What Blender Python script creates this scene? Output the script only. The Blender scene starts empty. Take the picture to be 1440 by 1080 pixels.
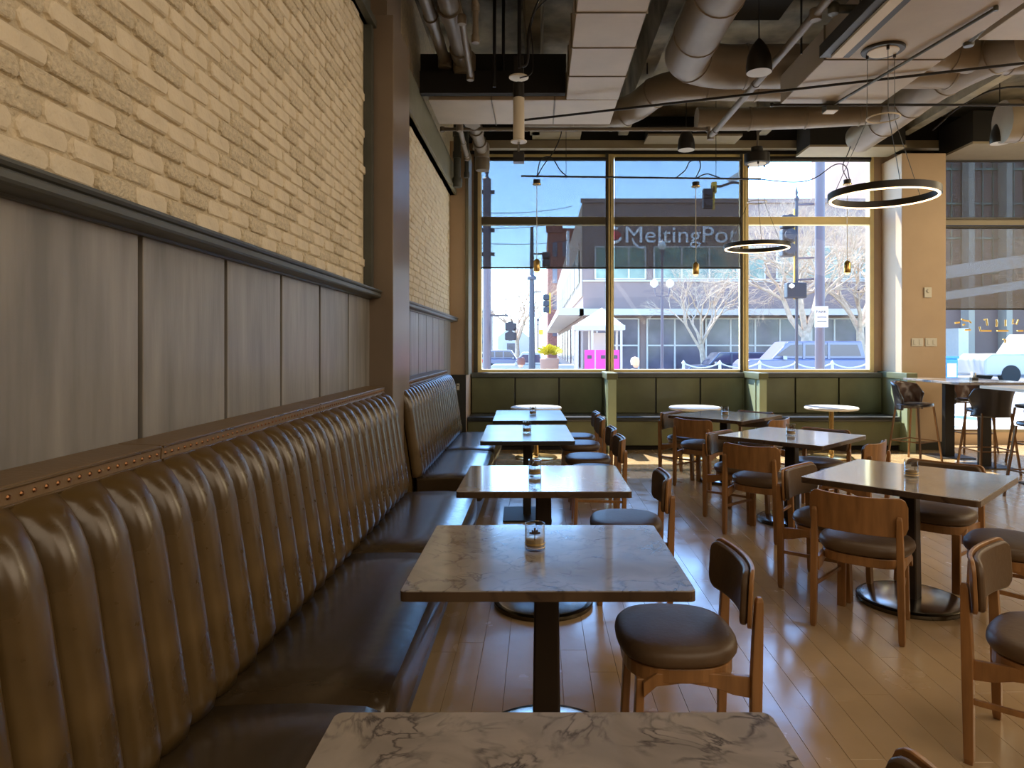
import bpy, bmesh, math, random
from mathutils import Vector, Matrix, noise
R = math.radians
PI = math.pi
random.seed(7)
sc = bpy.context.scene
C = bpy.context.collection

# ------------------------------------------------------------------ camera
cam_d = bpy.data.cameras.new('camera'); cam = bpy.data.objects.new('camera', cam_d); C.objects.link(cam)
cam_d.sensor_width = 36; cam_d.sensor_fit = 'HORIZONTAL'; cam_d.lens = 970/1440*36
cam_d.clip_start = .05; cam_d.clip_end = 600
cam.location = (0, 0, 1.5)
cam.rotation_euler = (R(90), 0, 0)
cam_d.shift_x = -37/1440; cam_d.shift_y = -53/1440   # level camera with a shifted frame, verticals stay upright
sc.camera = cam
# ------------------------------------------------------------------ world
w = bpy.data.worlds.new('world'); sc.world = w; w.use_nodes = True
nt = w.node_tree; nt.nodes.clear()
sky = nt.nodes.new('ShaderNodeTexSky'); sky.sky_type = 'NISHITA'; sky.sun_disc = False
SUNV = Vector((-.45, 1, 1.5)).normalized()
sky.sun_elevation = math.asin(SUNV.z); sky.sun_rotation = math.atan2(SUNV.x, SUNV.y)
sky.air_density = 1.0; sky.dust_density = .2; sky.ozone_density = 3.0
bg = nt.nodes.new('ShaderNodeBackground'); bg.inputs[1].default_value = 1.0
mul = nt.nodes.new('ShaderNodeMixRGB'); mul.blend_type = 'MULTIPLY'; mul.inputs[0].default_value = 1; mul.inputs[2].default_value = (.68, .85, 1, 1)
wo = nt.nodes.new('ShaderNodeOutputWorld')
nt.links.new(sky.outputs[0], mul.inputs[1]); nt.links.new(mul.outputs[0], bg.inputs[0]); nt.links.new(bg.outputs[0], wo.inputs[0])
# ------------------------------------------------------------------ sun + room lamps + added fills
def lamp(name, kind, loc, energy, color, size=None, size_y=None, target=None, spread=None):
    d = bpy.data.lights.new(name, kind); d.energy = energy; d.color = color
    o = bpy.data.objects.new(name, d); C.objects.link(o); o.location = loc
    if kind == 'AREA':
        d.shape = 'RECTANGLE'; d.size = size; d.size_y = size_y or size
        if spread: d.spread = spread
    if target is not None:
        o.rotation_euler = (Vector(target)-Vector(loc)).to_track_quat('-Z', 'Y').to_euler()
    return o
sun = lamp('sun', 'SUN', (-12, 20, 32), 14.0, (1, .93, .80)); sun.data.angle = R(.6)
sun.rotation_euler = (-SUNV).to_track_quat('-Z', 'Y').to_euler()
# warm ceiling lighting of the room behind and beside the camera
lamp('room_light_behind', 'AREA', (3.2, -2.2, 3.95), 150, (1, .80, .58), 6.0, 5.0, (3.0, -1.4, .6))
lamp('room_light_right', 'AREA', (7.6, 2.5, 3.9), 180, (1, .80, .58), 4, 6, (6.8, 2.5, 1.0))
lamp('fill_light_aisle', 'AREA', (1.0, 3.9, 4.5), 24, (1, .82, .60), .4, 6.0, (-1.2, 4.2, 2.9))  # added fill without a fixture, grazes the brick to brighten it
sc.view_settings.view_transform = 'Standard'; sc.view_settings.look = 'None'
sc.view_settings.gamma = 1; sc.view_settings.use_curve_mapping = False
sc.view_settings.exposure = 0.45
sc.cycles.use_denoising = True
sc.cycles.sample_clamp_indirect = 6
sc.cycles.max_bounces = 8; sc.cycles.transparent_max_bounces = 24
sc.cycles.caustics_reflective = False; sc.cycles.caustics_refractive = False

lamp('fill_light_front', 'AREA', (8.2, 7.2, 3.8), 80, (1, .80, .50), 2.0, 2.0, (3.0, 10.2, 1.9))  # added off-frame fill that warms the window wall and frames
# ------------------------------------------------------------------ materials
def nodes(m): return m.node_tree.nodes, m.node_tree.links
def mat(name, col, rough=.6, metal=0, var=.0, vscale=6, bump=0, bscale=60, stretch=(1, 1, 1), coat=0, spec=.5, emis=None, estr=0, rvar=0, lowcol=None):
    m = bpy.data.materials.new(name); m.use_nodes = True
    N, L = nodes(m); b = N['Principled BSDF']
    b.inputs['Roughness'].default_value = rough; b.inputs['Metallic'].default_value = metal
    b.inputs['Specular IOR Level'].default_value = spec
    b.inputs['Coat Weight'].default_value = coat; b.inputs['Coat Roughness'].default_value = .15
    tc = N.new('ShaderNodeTexCoord'); mp = N.new('ShaderNodeMapping'); mp.inputs['Scale'].default_value = stretch
    L.new(tc.outputs['Object'], mp.inputs[0])
    nz = N.new('ShaderNodeTexNoise'); nz.inputs['Scale'].default_value = vscale; nz.inputs['Detail'].default_value = 6
    L.new(mp.outputs[0], nz.inputs[0])
    rp = N.new('ShaderNodeValToRGB')
    lo = lowcol or tuple(c*(1-var) for c in col); hi = tuple(min(1, c*(1+var)) for c in col)
    rp.color_ramp.elements[0].position = .3; rp.color_ramp.elements[1].position = .7
    rp.color_ramp.elements[0].color = (*lo, 1); rp.color_ramp.elements[1].color = (*hi, 1)
    L.new(nz.outputs[0], rp.inputs[0]); L.new(rp.outputs[0], b.inputs['Base Color'])
    if rvar:
        mr = N.new('ShaderNodeMapRange'); mr.inputs[1].default_value = .3; mr.inputs[2].default_value = .7
        mr.inputs[3].default_value = max(0.02, rough-rvar); mr.inputs[4].default_value = rough+rvar
        L.new(nz.outputs[0], mr.inputs[0]); L.new(mr.outputs[0], b.inputs['Roughness'])
    if bump:
        n2 = N.new('ShaderNodeTexNoise'); n2.inputs['Scale'].default_value = bscale; n2.inputs['Detail'].default_value = 4
        L.new(mp.outputs[0], n2.inputs[0])
        bp = N.new('ShaderNodeBump'); bp.inputs['Strength'].default_value = bump; bp.inputs['Distance'].default_value = .01
        L.new(n2.outputs[0], bp.inputs['Height']); L.new(bp.outputs[0], b.inputs['Normal'])
    if emis:
        b.inputs['Emission Color'].default_value = (*emis, 1); b.inputs['Emission Strength'].default_value = estr
    return m

def marble(name, light, dark, scale, rough=.16, amount=.08):
    m = mat(name, light, rough, coat=.45)
    m.node_tree.nodes['Principled BSDF'].inputs['Coat Roughness'].default_value = .07
    N, L = nodes(m); b = N['Principled BSDF']
    tc = N.new('ShaderNodeTexCoord')
    oi = N.new('ShaderNodeObjectInfo')
    va = N.new('ShaderNodeVectorMath'); va.operation = 'MULTIPLY_ADD'
    L.new(oi.outputs['Random'], va.inputs[0]); va.inputs[1].default_value = (17, 9, 5)
    L.new(tc.outputs['Object'], va.inputs[2])
    nz = N.new('ShaderNodeTexNoise'); nz.inputs['Scale'].default_value = scale*.7; nz.inputs['Detail'].default_value = 8; nz.inputs['Distortion'].default_value = 1.2
    L.new(va.outputs[0], nz.inputs[0])
    mx = N.new('ShaderNodeMixRGB'); mx.inputs[0].default_value = .22
    L.new(va.outputs[0], mx.inputs[1]); L.new(nz.outputs['Color'], mx.inputs[2])
    vo = N.new('ShaderNodeTexVoronoi'); vo.feature = 'DISTANCE_TO_EDGE'; vo.inputs['Scale'].default_value = scale*1.6
    L.new(mx.outputs[0], vo.inputs['Vector'])
    r1 = N.new('ShaderNodeValToRGB'); r1.color_ramp.elements[0].position = 0; r1.color_ramp.elements[1].position = amount
    r1.color_ramp.elements[0].color = (1, 1, 1, 1); r1.color_ramp.elements[1].color = (0, 0, 0, 1)
    L.new(vo.outputs[0], r1.inputs[0])
    n3 = N.new('ShaderNodeTexNoise'); n3.inputs['Scale'].default_value = scale*1.1; n3.inputs['Detail'].default_value = 5
    L.new(va.outputs[0], n3.inputs[0])
    r3 = N.new('ShaderNodeValToRGB'); r3.color_ramp.elements[0].position = .42; r3.color_ramp.elements[1].position = .62
    L.new(n3.outputs[0], r3.inputs[0])
    mu = N.new('ShaderNodeMath'); mu.operation = 'MULTIPLY'; L.new(r1.outputs[0], mu.inputs[0]); L.new(r3.outputs[0], mu.inputs[1])
    r2 = N.new('ShaderNodeValToRGB'); r2.color_ramp.elements[0].position = .35; r2.color_ramp.elements[1].position = .65
    r2.color_ramp.elements[0].color = (*[c*.72 for c in light], 1); r2.color_ramp.elements[1].color = (*light, 1)
    L.new(nz.outputs[0], r2.inputs[0])
    fm = N.new('ShaderNodeMixRGB'); L.new(mu.outputs[0], fm.inputs[0]); L.new(r2.outputs[0], fm.inputs[1]); fm.inputs[2].default_value = (*dark, 1)
    L.new(fm.outputs[0], b.inputs['Base Color'])
    return m

def sheet(name, col, transp, rough=.8, glossy=False, refl=.014, edge=.55, pw_=4.5):
    m = bpy.data.materials.new(name); m.use_nodes = True
    N, L = nodes(m); N.clear()
    o = N.new('ShaderNodeOutputMaterial'); t = N.new('ShaderNodeBsdfTransparent'); mx = N.new('ShaderNodeMixShader')
    if glossy:
        g = N.new('ShaderNodeBsdfGlossy'); g.inputs['Roughness'].default_value = .02
        lw = N.new('ShaderNodeLayerWeight'); pw = N.new('ShaderNodeMath'); pw.operation = 'POWER'; pw.inputs[1].default_value = pw_
        ml = N.new('ShaderNodeMath'); ml.operation = 'MULTIPLY_ADD'; ml.inputs[1].default_value = edge; ml.inputs[2].default_value = refl
        L.new(lw.outputs['Facing'], pw.inputs[0]); L.new(pw.outputs[0], ml.inputs[0])
        t.inputs[0].default_value = (*col, 1)
        L.new(ml.outputs[0], mx.inputs[0]); L.new(t.outputs[0], mx.inputs[1]); L.new(g.outputs[0], mx.inputs[2])
    else:
        g = N.new('ShaderNodeBsdfDiffuse'); g.inputs[0].default_value = (*col, 1)
        t.inputs[0].default_value = (1, 1, 1, 1)
        mx.inputs[0].default_value = 1-transp
        L.new(t.outputs[0], mx.inputs[1]); L.new(g.outputs[0], mx.inputs[2])
    L.new(mx.outputs[0], o.inputs[0])
    return m

M = {}
M['brick'] = mat('painted_brick', (.73, .65, .50), .75, var=.08, vscale=9, bump=.6, bscale=55)
M['brick_rough'] = mat('rough_painted_brick', (.69, .61, .455), .85, var=.18, vscale=60, bump=1.0, bscale=110)
M['mortar'] = mat('painted_mortar', (.63, .55, .40), .9, var=.16, vscale=30, bump=1.0, bscale=80)
M['wainscot'] = mat('stained_panel', (.23, .222, .208), .38, var=.30, vscale=3, stretch=(4, 4, .5), bump=.1, bscale=20, coat=.15)
M['rail'] = mat('painted_rail', (.075, .082, .075), .38, var=.1)
M['gap'] = mat('dark_joint', (.006, .006, .006), .9)
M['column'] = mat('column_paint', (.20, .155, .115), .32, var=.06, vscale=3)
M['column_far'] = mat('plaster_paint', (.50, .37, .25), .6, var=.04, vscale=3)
M['beam_olive'] = mat('olive_beam', (.19, .18, .12), .5, var=.08)
M['floor'] = mat('worn_plank', (.43, .305, .17), .20, var=.07, vscale=5, bump=.10, bscale=14, coat=.5, rvar=.08)
M['floor2'] = mat('worn_plank_dark', (.42, .296, .163), .22, var=.07, vscale=4, bump=.12, bscale=12, coat=.5, rvar=.08)
M['subfloor'] = mat('subfloor', (.26, .18, .10), .8)
M['leather'] = mat('brown_leather', (.090, .056, .019), .32, var=.35, vscale=5, bump=.03, bscale=22, coat=.15, rvar=.09)
M['seat_leather'] = mat('dark_leather', (.042, .028, .014), .27, var=.25, vscale=5, bump=.25, bscale=14, coat=.25)
M['strip'] = mat('nail_strip_leather', (.17, .11, .055), .45, var=.1, bump=.15)
M['nail'] = mat('brass_nail', (.25, .12, .055), .35, 1)
M['chair_wood'] = mat('walnut_chair', (.27, .135, .05), .36, var=.25, vscale=5, stretch=(6, 6, .8), coat=.15)
M['chair_leather'] = mat('chair_leather', (.10, .062, .034), .46, var=.12, vscale=12, bump=.12, bscale=60)
M['marble'] = marble('beige_marble', (.33, .29, .26), (.07, .06, .06), 8.5, amount=.11)
M['marble_grey'] = marble('grey_marble', (.32, .295, .27), (.08, .075, .08), 7.5, rough=.14, amount=.09)
M['marble_edge_shaded'] = marble('marble_edge_shaded', (.085, .055, .035), (.03, .02, .018), 5)  # slab edge's shade put into the colour, darker than the top
M['stone_top'] = mat('smooth_stone', (.30, .36, .38), .26, var=.05, spec=.35)
M['white_top'] = mat('white_top', (.75, .74, .70), .25)
M['black'] = mat('black_metal', (.014, .012, .011), .45)
M['pole'] = mat('dark_pole', (.020, .012, .008), .35)
M['nickel'] = mat('brushed_nickel', (.38, .36, .33), .18, 1, var=.05)
M['darkrim'] = mat('dark_rim', (.10, .085, .06), .22, 1)
M['brass'] = mat('brass', (.62, .42, .16), .25, 1)
M['frame'] = mat('window_frame', (.92, .76, .36), .45, var=.05)
M['frame_dark'] = mat('window_frame_dark', (.045, .040, .025), .5)
M['shade'] = sheet('roller_shade', (.07, .06, .055), .345)
M['shade2'] = sheet('roller_shade_grey', (.22, .21, .20), .42)
M['glass'] = sheet('window_glass', (.97, .98, .98), 1, glossy=True)
M['bench'] = mat('bench_panel', (.125, .135, .070), .38, var=.15, vscale=3, coat=.1)
M['bench_dark'] = mat('bench_back', (.03, .028, .02), .35)
M['bench_seat'] = mat('bench_seat', (.03, .034, .038), .28)
M['partition'] = mat('partition_paint', (.33, .40, .27), .4, var=.06)
M['concrete'] = mat('concrete_deck', (.20, .175, .125), .9, var=.6, vscale=2.5, bump=.6, bscale=14)
M['duct'] = mat('duct_metal', (.46, .39, .30), .5, 0, var=.08, vscale=3, bump=.05, bscale=6)
M['duct_round'] = mat('round_duct', (.24, .195, .145), .45, 0, var=.10, vscale=4)
M['pipe'] = mat('pipe_paint', (.20, .17, .135), .45, 0, var=.1)
M['dark'] = mat('dark_void', (.009, .008, .007), .85)
M['header'] = mat('header_trim', (.30, .26, .18), .6, var=.05)
M['cable'] = mat('black_cable', (.01, .01, .012), .5)
M['led'] = mat('led_strip', (1, .9, .75), .4, emis=(1, .70, .38), estr=3.5)
M['bulb'] = mat('lamp_glow', (1, .85, .6), .4, emis=(1, .62, .3), estr=1.2)
M['fixture'] = mat('fixture_white', (.80, .74, .62), .5)
M['bell_in'] = mat('bell_inside', (.55, .53, .48), .5)
M['plastic'] = mat('switch_plastic', (.62, .60, .52), .4)
M['wall'] = mat('wall_paint', (.30, .22, .14), .7, var=.05)
M['tumbler'] = sheet('tumbler_glass', (.92, .94, .95), 1, glossy=True, refl=.07, edge=.85, pw_=2.5)
M['wax'] = mat('amber_wax', (.42, .26, .10), .3, coat=.4)
M['print'] = mat('printed_mark', (.05, .03, .015), .4)
M['gold'] = mat('gold_band', (.75, .48, .12), .3, .6)

# ------------------------------------------------------------------ helpers
class MB:
    def __init__(s, fix=True): s.v = []; s.f = []; s.mi = []; s.cur = 0; s.fix = fix
    def add(s, vs, fs):
        n = len(s.v); s.v += [tuple(v) for v in vs]; s.f += [tuple(i+n for i in f) for f in fs]; s.mi += [s.cur]*len(fs); return s
    def box(s, x0, x1, y0, y1, z0, z1):
        return s.add([(x0, y0, z0), (x1, y0, z0), (x1, y1, z0), (x0, y1, z0), (x0, y0, z1), (x1, y0, z1), (x1, y1, z1), (x0, y1, z1)],
                     [(0, 3, 2, 1), (4, 5, 6, 7), (0, 1, 5, 4), (1, 2, 6, 5), (2, 3, 7, 6), (3, 0, 4, 7)])
    def obox(s, c, u, v, n, a, b, t):            # oriented box: half sizes a,b,t along u,v,n
        c, u, v, n = map(Vector, (c, u, v, n)); P = []
        for k in (-1, 1):
            for j, i in ((-1, -1), (-1, 1), (1, 1), (1, -1)):
                P.append(c+u*a*i+v*b*j+n*t*k)
        return s.add(P, [(0, 3, 2, 1), (4, 5, 6, 7), (0, 1, 5, 4), (1, 2, 6, 5), (2, 3, 7, 6), (3, 0, 4, 7)])
    def bar(s, p, q, wx, wy, ref=(0, 0, 1)):     # rectangular bar from p to q
        p, q = Vector(p), Vector(q); d = (q-p).normalized()
        r = Vector(ref)
        if abs(d.dot(r)) > .95: r = Vector((0, 1, 0))
        u = d.cross(r).normalized(); v = u.cross(d)
        return s.obox((p+q)/2, u, v, d, wx/2, wy/2, (q-p).length/2)
    def tube(s, pts, r, n=8, caps=True, closed=False):
        pts = [Vector(p) for p in pts]; m = len(pts)
        rs = r if isinstance(r, (list, tuple)) else [r]*m
        V = []; up = None
        for i, p in enumerate(pts):
            if closed: t = (pts[(i+1) % m]-pts[i-1])
            else: t = (pts[min(i+1, m-1)]-pts[max(i-1, 0)])
            t.normalize()
            if up is None:
                up = Vector((0, 0, 1)) if abs(t.z) < .9 else Vector((1, 0, 0))
            a = t.cross(up)
            if a.length < 1e-4: a = t.cross(Vector((0, 1, 0)))
            a.normalize(); b = t.cross(a).normalized(); up = -b
            for k in range(n):
                an = 2*PI*k/n; V.append(p+a*math.cos(an)*rs[i]+b*math.sin(an)*rs[i])
        F = []
        for i in range(m if closed else m-1):
            j = (i+1) % m
            for k in range(n):
                l = (k+1) % n; F.append((i*n+k, i*n+l, j*n+l, j*n+k))
        if caps and not closed:
            F.append(tuple(range(n-1, -1, -1))); F.append(tuple((m-1)*n+k for k in range(n)))
        return s.add(V, F)
    def lathe(s, prof, n=24, c=(0, 0, 0), close=False):  # prof [(r,z)]
        V = []; F = []; m = len(prof)
        for (r, z) in prof:
            for k in range(n):
                a = 2*PI*k/n; V.append((c[0]+r*math.cos(a), c[1]+r*math.sin(a), c[2]+z))
        for i in range(m-1):
            for k in range(n):
                l = (k+1) % n; F.append((i*n+k, i*n+l, (i+1)*n+l, (i+1)*n+k))
        if close:
            for k in range(n):
                l = (k+1) % n; F.append(((m-1)*n+k, (m-1)*n+l, l, k))
        else:
            if prof[0][0] > 1e-6: F.append(tuple(range(n-1, -1, -1)))
            if prof[-1][0] > 1e-6: F.append(tuple((m-1)*n+k for k in range(n)))
        return s.add(V, F)
    def prism(s, poly, axis, a, b):              # poly of 2D pts extruded along axis
        n = len(poly)
        def P(p, t):
            return {'x': (t, p[0], p[1]), 'y': (p[0], t, p[1]), 'z': (p[0], p[1], t)}[axis]
        V = [P(p, a) for p in poly]+[P(p, b) for p in poly]
        return s.add(V, [tuple(range(n-1, -1, -1)), tuple(range(n, 2*n))]+[(i, (i+1) % n, (i+1) % n+n, i+n) for i in range(n)])
    def mesh(s, name, mats, smooth=False):
        me = bpy.data.meshes.new(name); me.from_pydata(s.v, [], s.f)
        for m in (mats if isinstance(mats, (list, tuple)) else [mats]): me.materials.append(m)
        for p, i in zip(me.polygons, s.mi): p.material_index = i
        if s.fix: bm = bmesh.new(); bm.from_mesh(me); bmesh.ops.recalc_face_normals(bm, faces=bm.faces); bm.to_mesh(me); bm.free()
        if smooth:
            for p in me.polygons: p.use_smooth = True
            if smooth != 'all':
                try: me.set_sharp_from_angle(angle=R(38))
                except Exception: pass
        return me
    def build(s, name, mats, parent=None, smooth=False, bevel=0, kind=None):
        o = bpy.data.objects.new(name, s.mesh(name, mats, smooth)); C.objects.link(o)
        if parent: o.parent = parent
        if bevel:
            b = o.modifiers.new('bevel', 'BEVEL'); b.width = bevel; b.segments = 2; b.limit_method = 'ANGLE'; b.angle_limit = R(40)
        if kind: o['kind'] = kind
        return o
def tag(o, label, cat, group=None):
    o['label'] = label; o['category'] = cat
    if group: o['group'] = group
    return o
def thing(name, label, cat, loc=(0, 0, 0), rz=0, group=None):
    o = bpy.data.objects.new(name, None); C.objects.link(o); o.empty_display_size = .1
    o.location = loc; o.rotation_euler = (0, 0, rz); return tag(o, label, cat, group)
def inst(name, me, parent, loc=(0, 0, 0)):
    o = bpy.data.objects.new(name, me); C.objects.link(o); o.parent = parent; o.location = loc; return o
kids = {}
def dup(root, loc, rz=None, label=None, group=None):
    r = root.copy(); C.objects.link(r); r.location = loc
    if rz is not None: r.rotation_euler = (0, 0, rz)
    if label: r['label'] = label
    if group: r['group'] = group
    if root.name not in kids: kids[root.name] = [(c, [g for g in bpy.data.objects if g.parent == c]) for c in bpy.data.objects if c.parent == root]
    for c, gs in kids[root.name]:
        cc = c.copy(); C.objects.link(cc); cc.parent = r
        for g in gs:
            gg = g.copy(); C.objects.link(gg); gg.parent = cc
    return r
def struct(name, mb, m, parent=None, **k):
    o = mb.build(name, m, parent, **k)
    if not parent: o['kind'] = 'structure'
    return o
def arc(p, q, sag, n=10):
    p, q = Vector(p), Vector(q)
    return [p.lerp(q, i/n)+Vector((0, 0, -sag*4*(i/n)*(1-i/n))) for i in range(n+1)]
def smoothpath(pts, n=6):
    P = [Vector(p) for p in pts]; P = [P[0]*2-P[1]]+P+[P[-1]*2-P[-2]]; out = []
    for i in range(1, len(P)-2):
        for k in range(n):
            t = k/n; a, b, c, d = P[i-1:i+3]
            out.append(.5*((2*b)+(c-a)*t+(2*a-5*b+4*c-d)*t*t+(3*b-a-3*c+d)*t**3))
    out.append(P[-2]); return out

XW = -1.25     # mortar plane of the left wall
YW = 10.6      # inside face of the window wall
# ================================================================== STRUCTURE
# ---- floor
fl = struct('floor', MB().box(-1.6, 10, -6, 10.8, -.12, -.006), M['subfloor'])
pl = []
PW = .128
rnd = random.Random(3)
x = -1.3
while x < 9.6:
    y = -5.9+rnd.random()*1.3
    first = True
    while y < 10.55:
        L_ = rnd.choice((1.1, 1.35, 1.6, 1.9)); y1 = min(y+L_, 10.58)
        pl.append((x, -5.95 if first else y, y1)); first = False
        y = y1
    x += PW
def plank_mb(mb, x, y0, y1, dz):
    g = .0005; ch = .0009
    mb.add([(x+g, y0+g, -.01), (x+PW-g, y0+g, -.01), (x+PW-g, y1-g, -.01), (x+g, y1-g, -.01),
            (x+g, y0+g, dz-.0015), (x+PW-g, y0+g, dz-.0015), (x+PW-g, y1-g, dz-.0015), (x+g, y1-g, dz-.0015),
            (x+g+ch, y0+g+ch, dz), (x+PW-g-ch, y0+g+ch, dz), (x+PW-g-ch, y1-g-ch, dz), (x+g+ch, y1-g-ch, dz)],
           [(0, 1, 5, 4), (1, 2, 6, 5), (2, 3, 7, 6), (3, 0, 4, 7), (4, 5, 9, 8), (5, 6, 10, 9), (6, 7, 11, 10), (7, 4, 8, 11), (8, 9, 10, 11)])
vis = [p for p in pl if p[2] > 2.4 and p[0] > -.5 and p[0]+PW < max(.2, .72*p[2]) and p[1] < 9.6]
vis.sort(key=lambda p: (p[1]+p[2])/2); vis = vis[:290]; vs = set(vis)
rest = MB(False)
for p in pl:
    dz = rnd.choice((0, 0, -.0003, .0003))
    if p in vs:
        mb = MB(False); plank_mb(mb, *p, dz); mb.build('plank', M['floor'] if rnd.random() < .6 else M['floor2'], fl)
    else: rest.cur = 0 if rnd.random() < .6 else 1; plank_mb(rest, *p, dz)
rest.build('plank_field', [M['floor'], M['floor2']], fl, kind='stuff')
# ---- ceiling deck with tee stems
ce = struct('ceiling', MB().box(-1.6, 10, -6, 10.8, 5.0, 5.2), M['concrete'])
for i, xx in enumerate((-.05, 1.25, 3.3, 5.4, 7.5)):
    MB().prism([(xx-.11, 4.995), (xx-.07, 4.62), (xx+.07, 4.62), (xx+.11, 4.995)], 'y', -5.9, 10.2).build('concrete_rib', M['concrete'], ce)
# ---- left wall: backing, bricks, wainscot, rails
wl = struct('wall_left', MB().box(XW-.25, XW, -6, 10.8, 0, 5.0), M['mortar'])
bv = []
for k in range(12):
    r_ = random.Random(k+50); mb = MB(); t = .009+r_.random()*.008; h = .0255+r_.random()*.002; l = .085+r_.random()*.004
    def j(s=.004): return (r_.random()-.5)*s
    def ring(sx, sz, x, jj):
        out = []
        for (a_, b_) in ((1, .35), (.85, 1), (-.85, 1), (-1, .35), (-1, -.45), (-.88, -1), (.88, -1), (1, -.45)):
            out.append((x+j(.002), l*sx*a_+j(jj), h*sz*b_+j(jj*.8)))
        return out
    V = ring(1.05, 1.13, 0, .004)+ring(1.0, 1.0, t*.75, .006)+ring(.95, .86, t, .004)
    F = [(a, (a+1) % 8, (a+1) % 8+8, a+8) for a in range(8)]+[(a+8, (a+1) % 8+8, (a+1) % 8+16, a+16) for a in range(8)]+[tuple(range(16, 24))]
    mb.add(V, F)
    bv.append(mb)
bmesh_ = [b.mesh('brick', M['brick'] if i_ % 3 else M['brick_rough']) for i_, b in enumerate(bv)]
bricks = []
for (ya, yb) in ((.3, 4.96), (5.5, 9.68)):
    row = 0; z = 1.90
    while z < 3.80:
        y = ya+.1+(.095 if row % 2 else 0)+rnd.random()*.02
        while y < yb-.09:
            bricks.append((y+(rnd.random()-.5)*.010, z+(rnd.random()-.5)*.005)); y += .190
        z += .0655; row += 1
vb = [b for b in bricks if b[0] > 1.5 and b[1] < 1.5+.53*b[0]]
vb.sort(key=lambda b: b[0]); vbs = set(vb[:296])
rest = MB()
for b in bricks:
    k = rnd.randrange(12)
    if b in vbs: inst('brick', bmesh_[k], wl, (XW-.001, b[0], b[1]))
    elif b[1] < 1.5+.6*b[0]:
        rest.add([(v[0]+XW-.001, v[1]+b[0], v[2]+b[1]) for v in bv[k].v], bv[k].f)
rest.build('brick_field', M['brick'], wl, kind='stuff')
MB().box(XW, XW+.008, -1, 9.7, 0, 1.86).build('joint_backing', M['gap'], wl)
def panels(y0, y1, n, tag_=None):
    st = (y1-y0)/n
    for i in range(n):
        a = y0+i*st
        MB().box(XW+.006, -1.222, a+.006, a+st-.006, .02, 1.86).build('wall_panel', M['wainscot'], wl, bevel=.003)
for i in range(-1, 8):
    a = 2.12+(i-2)*.58
    b = min(a+.58, 4.97)
    MB().box(XW+.006, -1.222, a+.013, b-.013, .02, 1.86).build('wall_panel', M['wainscot'], wl, bevel=.003)
ys = [5.62, 6.1, 6.57, 7.05, 7.52, 8.0, 8.47, 8.96, 9.62]
for a, b in zip(ys, ys[1:]):
    MB().box(XW+.006, -1.222, a+.013, b-.013, .02, 1.86).build('wall_panel', M['wainscot'], wl, bevel=.003)
def railmb(y0, y1):
    return MB().prism([(XW+.004, 1.838), (-1.205, 1.838), (-1.20, 1.846), (-1.150, 1.849), (-1.140, 1.853), (-1.135, 1.860), (-1.135, 1.876), (-1.142, 1.879), (-1.142, 1.882), (-1.132, 1.885), (-1.126, 1.893), (-1.126, 1.901), (-1.14, 1.906), (XW+.004, 1.908)], 'y', y0, y1)
railmb(-1, 5.03).build('chair_rail', M['rail'], wl)
railmb(5.6, 9.74).build('chair_rail', M['rail'], wl)
tb = MB(); tb.box(XW+.003, -1.215, -1, 5.0, 3.80, 4.12); tb.box(XW+.003, -1.17, -1, 5.0, 3.80, 3.86)
struct('trim_1', tb, M['rail'], bevel=.004)
tb = MB(); tb.box(XW+.003, -1.18, 5.5, 9.72, 3.63, 4.05); tb.box(XW+.003, -1.15, 5.5, 9.72, 3.63, 3.70)
struct('trim_2', tb, M['beam_olive'], bevel=.004)
struct('trim_3', MB().box(XW+.003, XW+.06, 4.925, 4.985, 1.9, 3.80), M['rail'])
# ---- wall column
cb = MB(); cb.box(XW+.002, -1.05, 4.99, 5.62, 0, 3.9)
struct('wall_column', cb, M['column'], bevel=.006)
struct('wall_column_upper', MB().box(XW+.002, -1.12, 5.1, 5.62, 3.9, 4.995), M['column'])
# ---- corner pier at the far left
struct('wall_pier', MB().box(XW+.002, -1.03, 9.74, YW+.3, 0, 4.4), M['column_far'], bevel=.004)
struct('trim_4', MB().box(XW+.002, -1.02, 9.71, 9.738, 0, 1.1), M['bench_dark'], bevel=.003)
struct('trim_5', MB().box(-1.028, -.985, 9.72, 10.2, 1.1, 4.3), M['beam_olive'])
# ---- rear and right walls of the room
struct('wall_rear', MB().box(-1.6, 10, -6.2, -6, 0, 5), M['wall'])
struct('wall_right', MB().box(9.8, 10, -6, 10.8, 0, 5), M['wall'])
# ---- window wall
ww = MB()
ww.box(-1.25, 5.27, YW, YW+.2, -.1, 1.10)      # spandrel
ww.box(-1.25, -.93, YW+.001, YW+.2, 1.10, 5)
ww.box(-.93, 5.14, YW+.001, YW+.2, 4.45, 5)
ww.box(5.14, 5.93, YW+.001, YW+.2, 1.10, 5)
ww.box(5.93, 9.8, YW+.001, YW+.2, 4.42, 5)
ww.box(5.93, 9.8, YW+.001, YW+.2, -.1, .18)
ww.box(9.6, 9.8, YW+.001, YW+.2, .18, 4.42)
struct('wall_far', ww, M['column_far'])
struct('trim_6', MB().box(-1.2, 9.7, YW-.03, YW, 4.45, 4.50), M['dark'])
hb = MB(); hb.box(-1.0, 9.7, YW-.16, YW-.03, 4.50, 4.62)
struct('trim_7', hb, M['header'], bevel=.004)
hb = MB(); hb.box(-1.2, 9.7, YW-.12, YW-.001, 4.62, 4.99)
struct('trim_8', hb, M['dark'])
def soffit(name, x0, x1, y0, y1, z0, z1, label):
    t = thing(name, label, 'ceiling box', ((x0+x1)/2, (y0+y1)/2, z0))
    hx, hy = (x1-x0)/2, (y1-y0)/2
    MB().box(-hx, hx, -hy, hy, .012, z1-z0).build('box_side', M['dark'], t)
    MB().box(-hx-.01, hx+.01, -hy-.01, hy+.01, 0, .03).build('box_bottom', M['header'], t)
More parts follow.
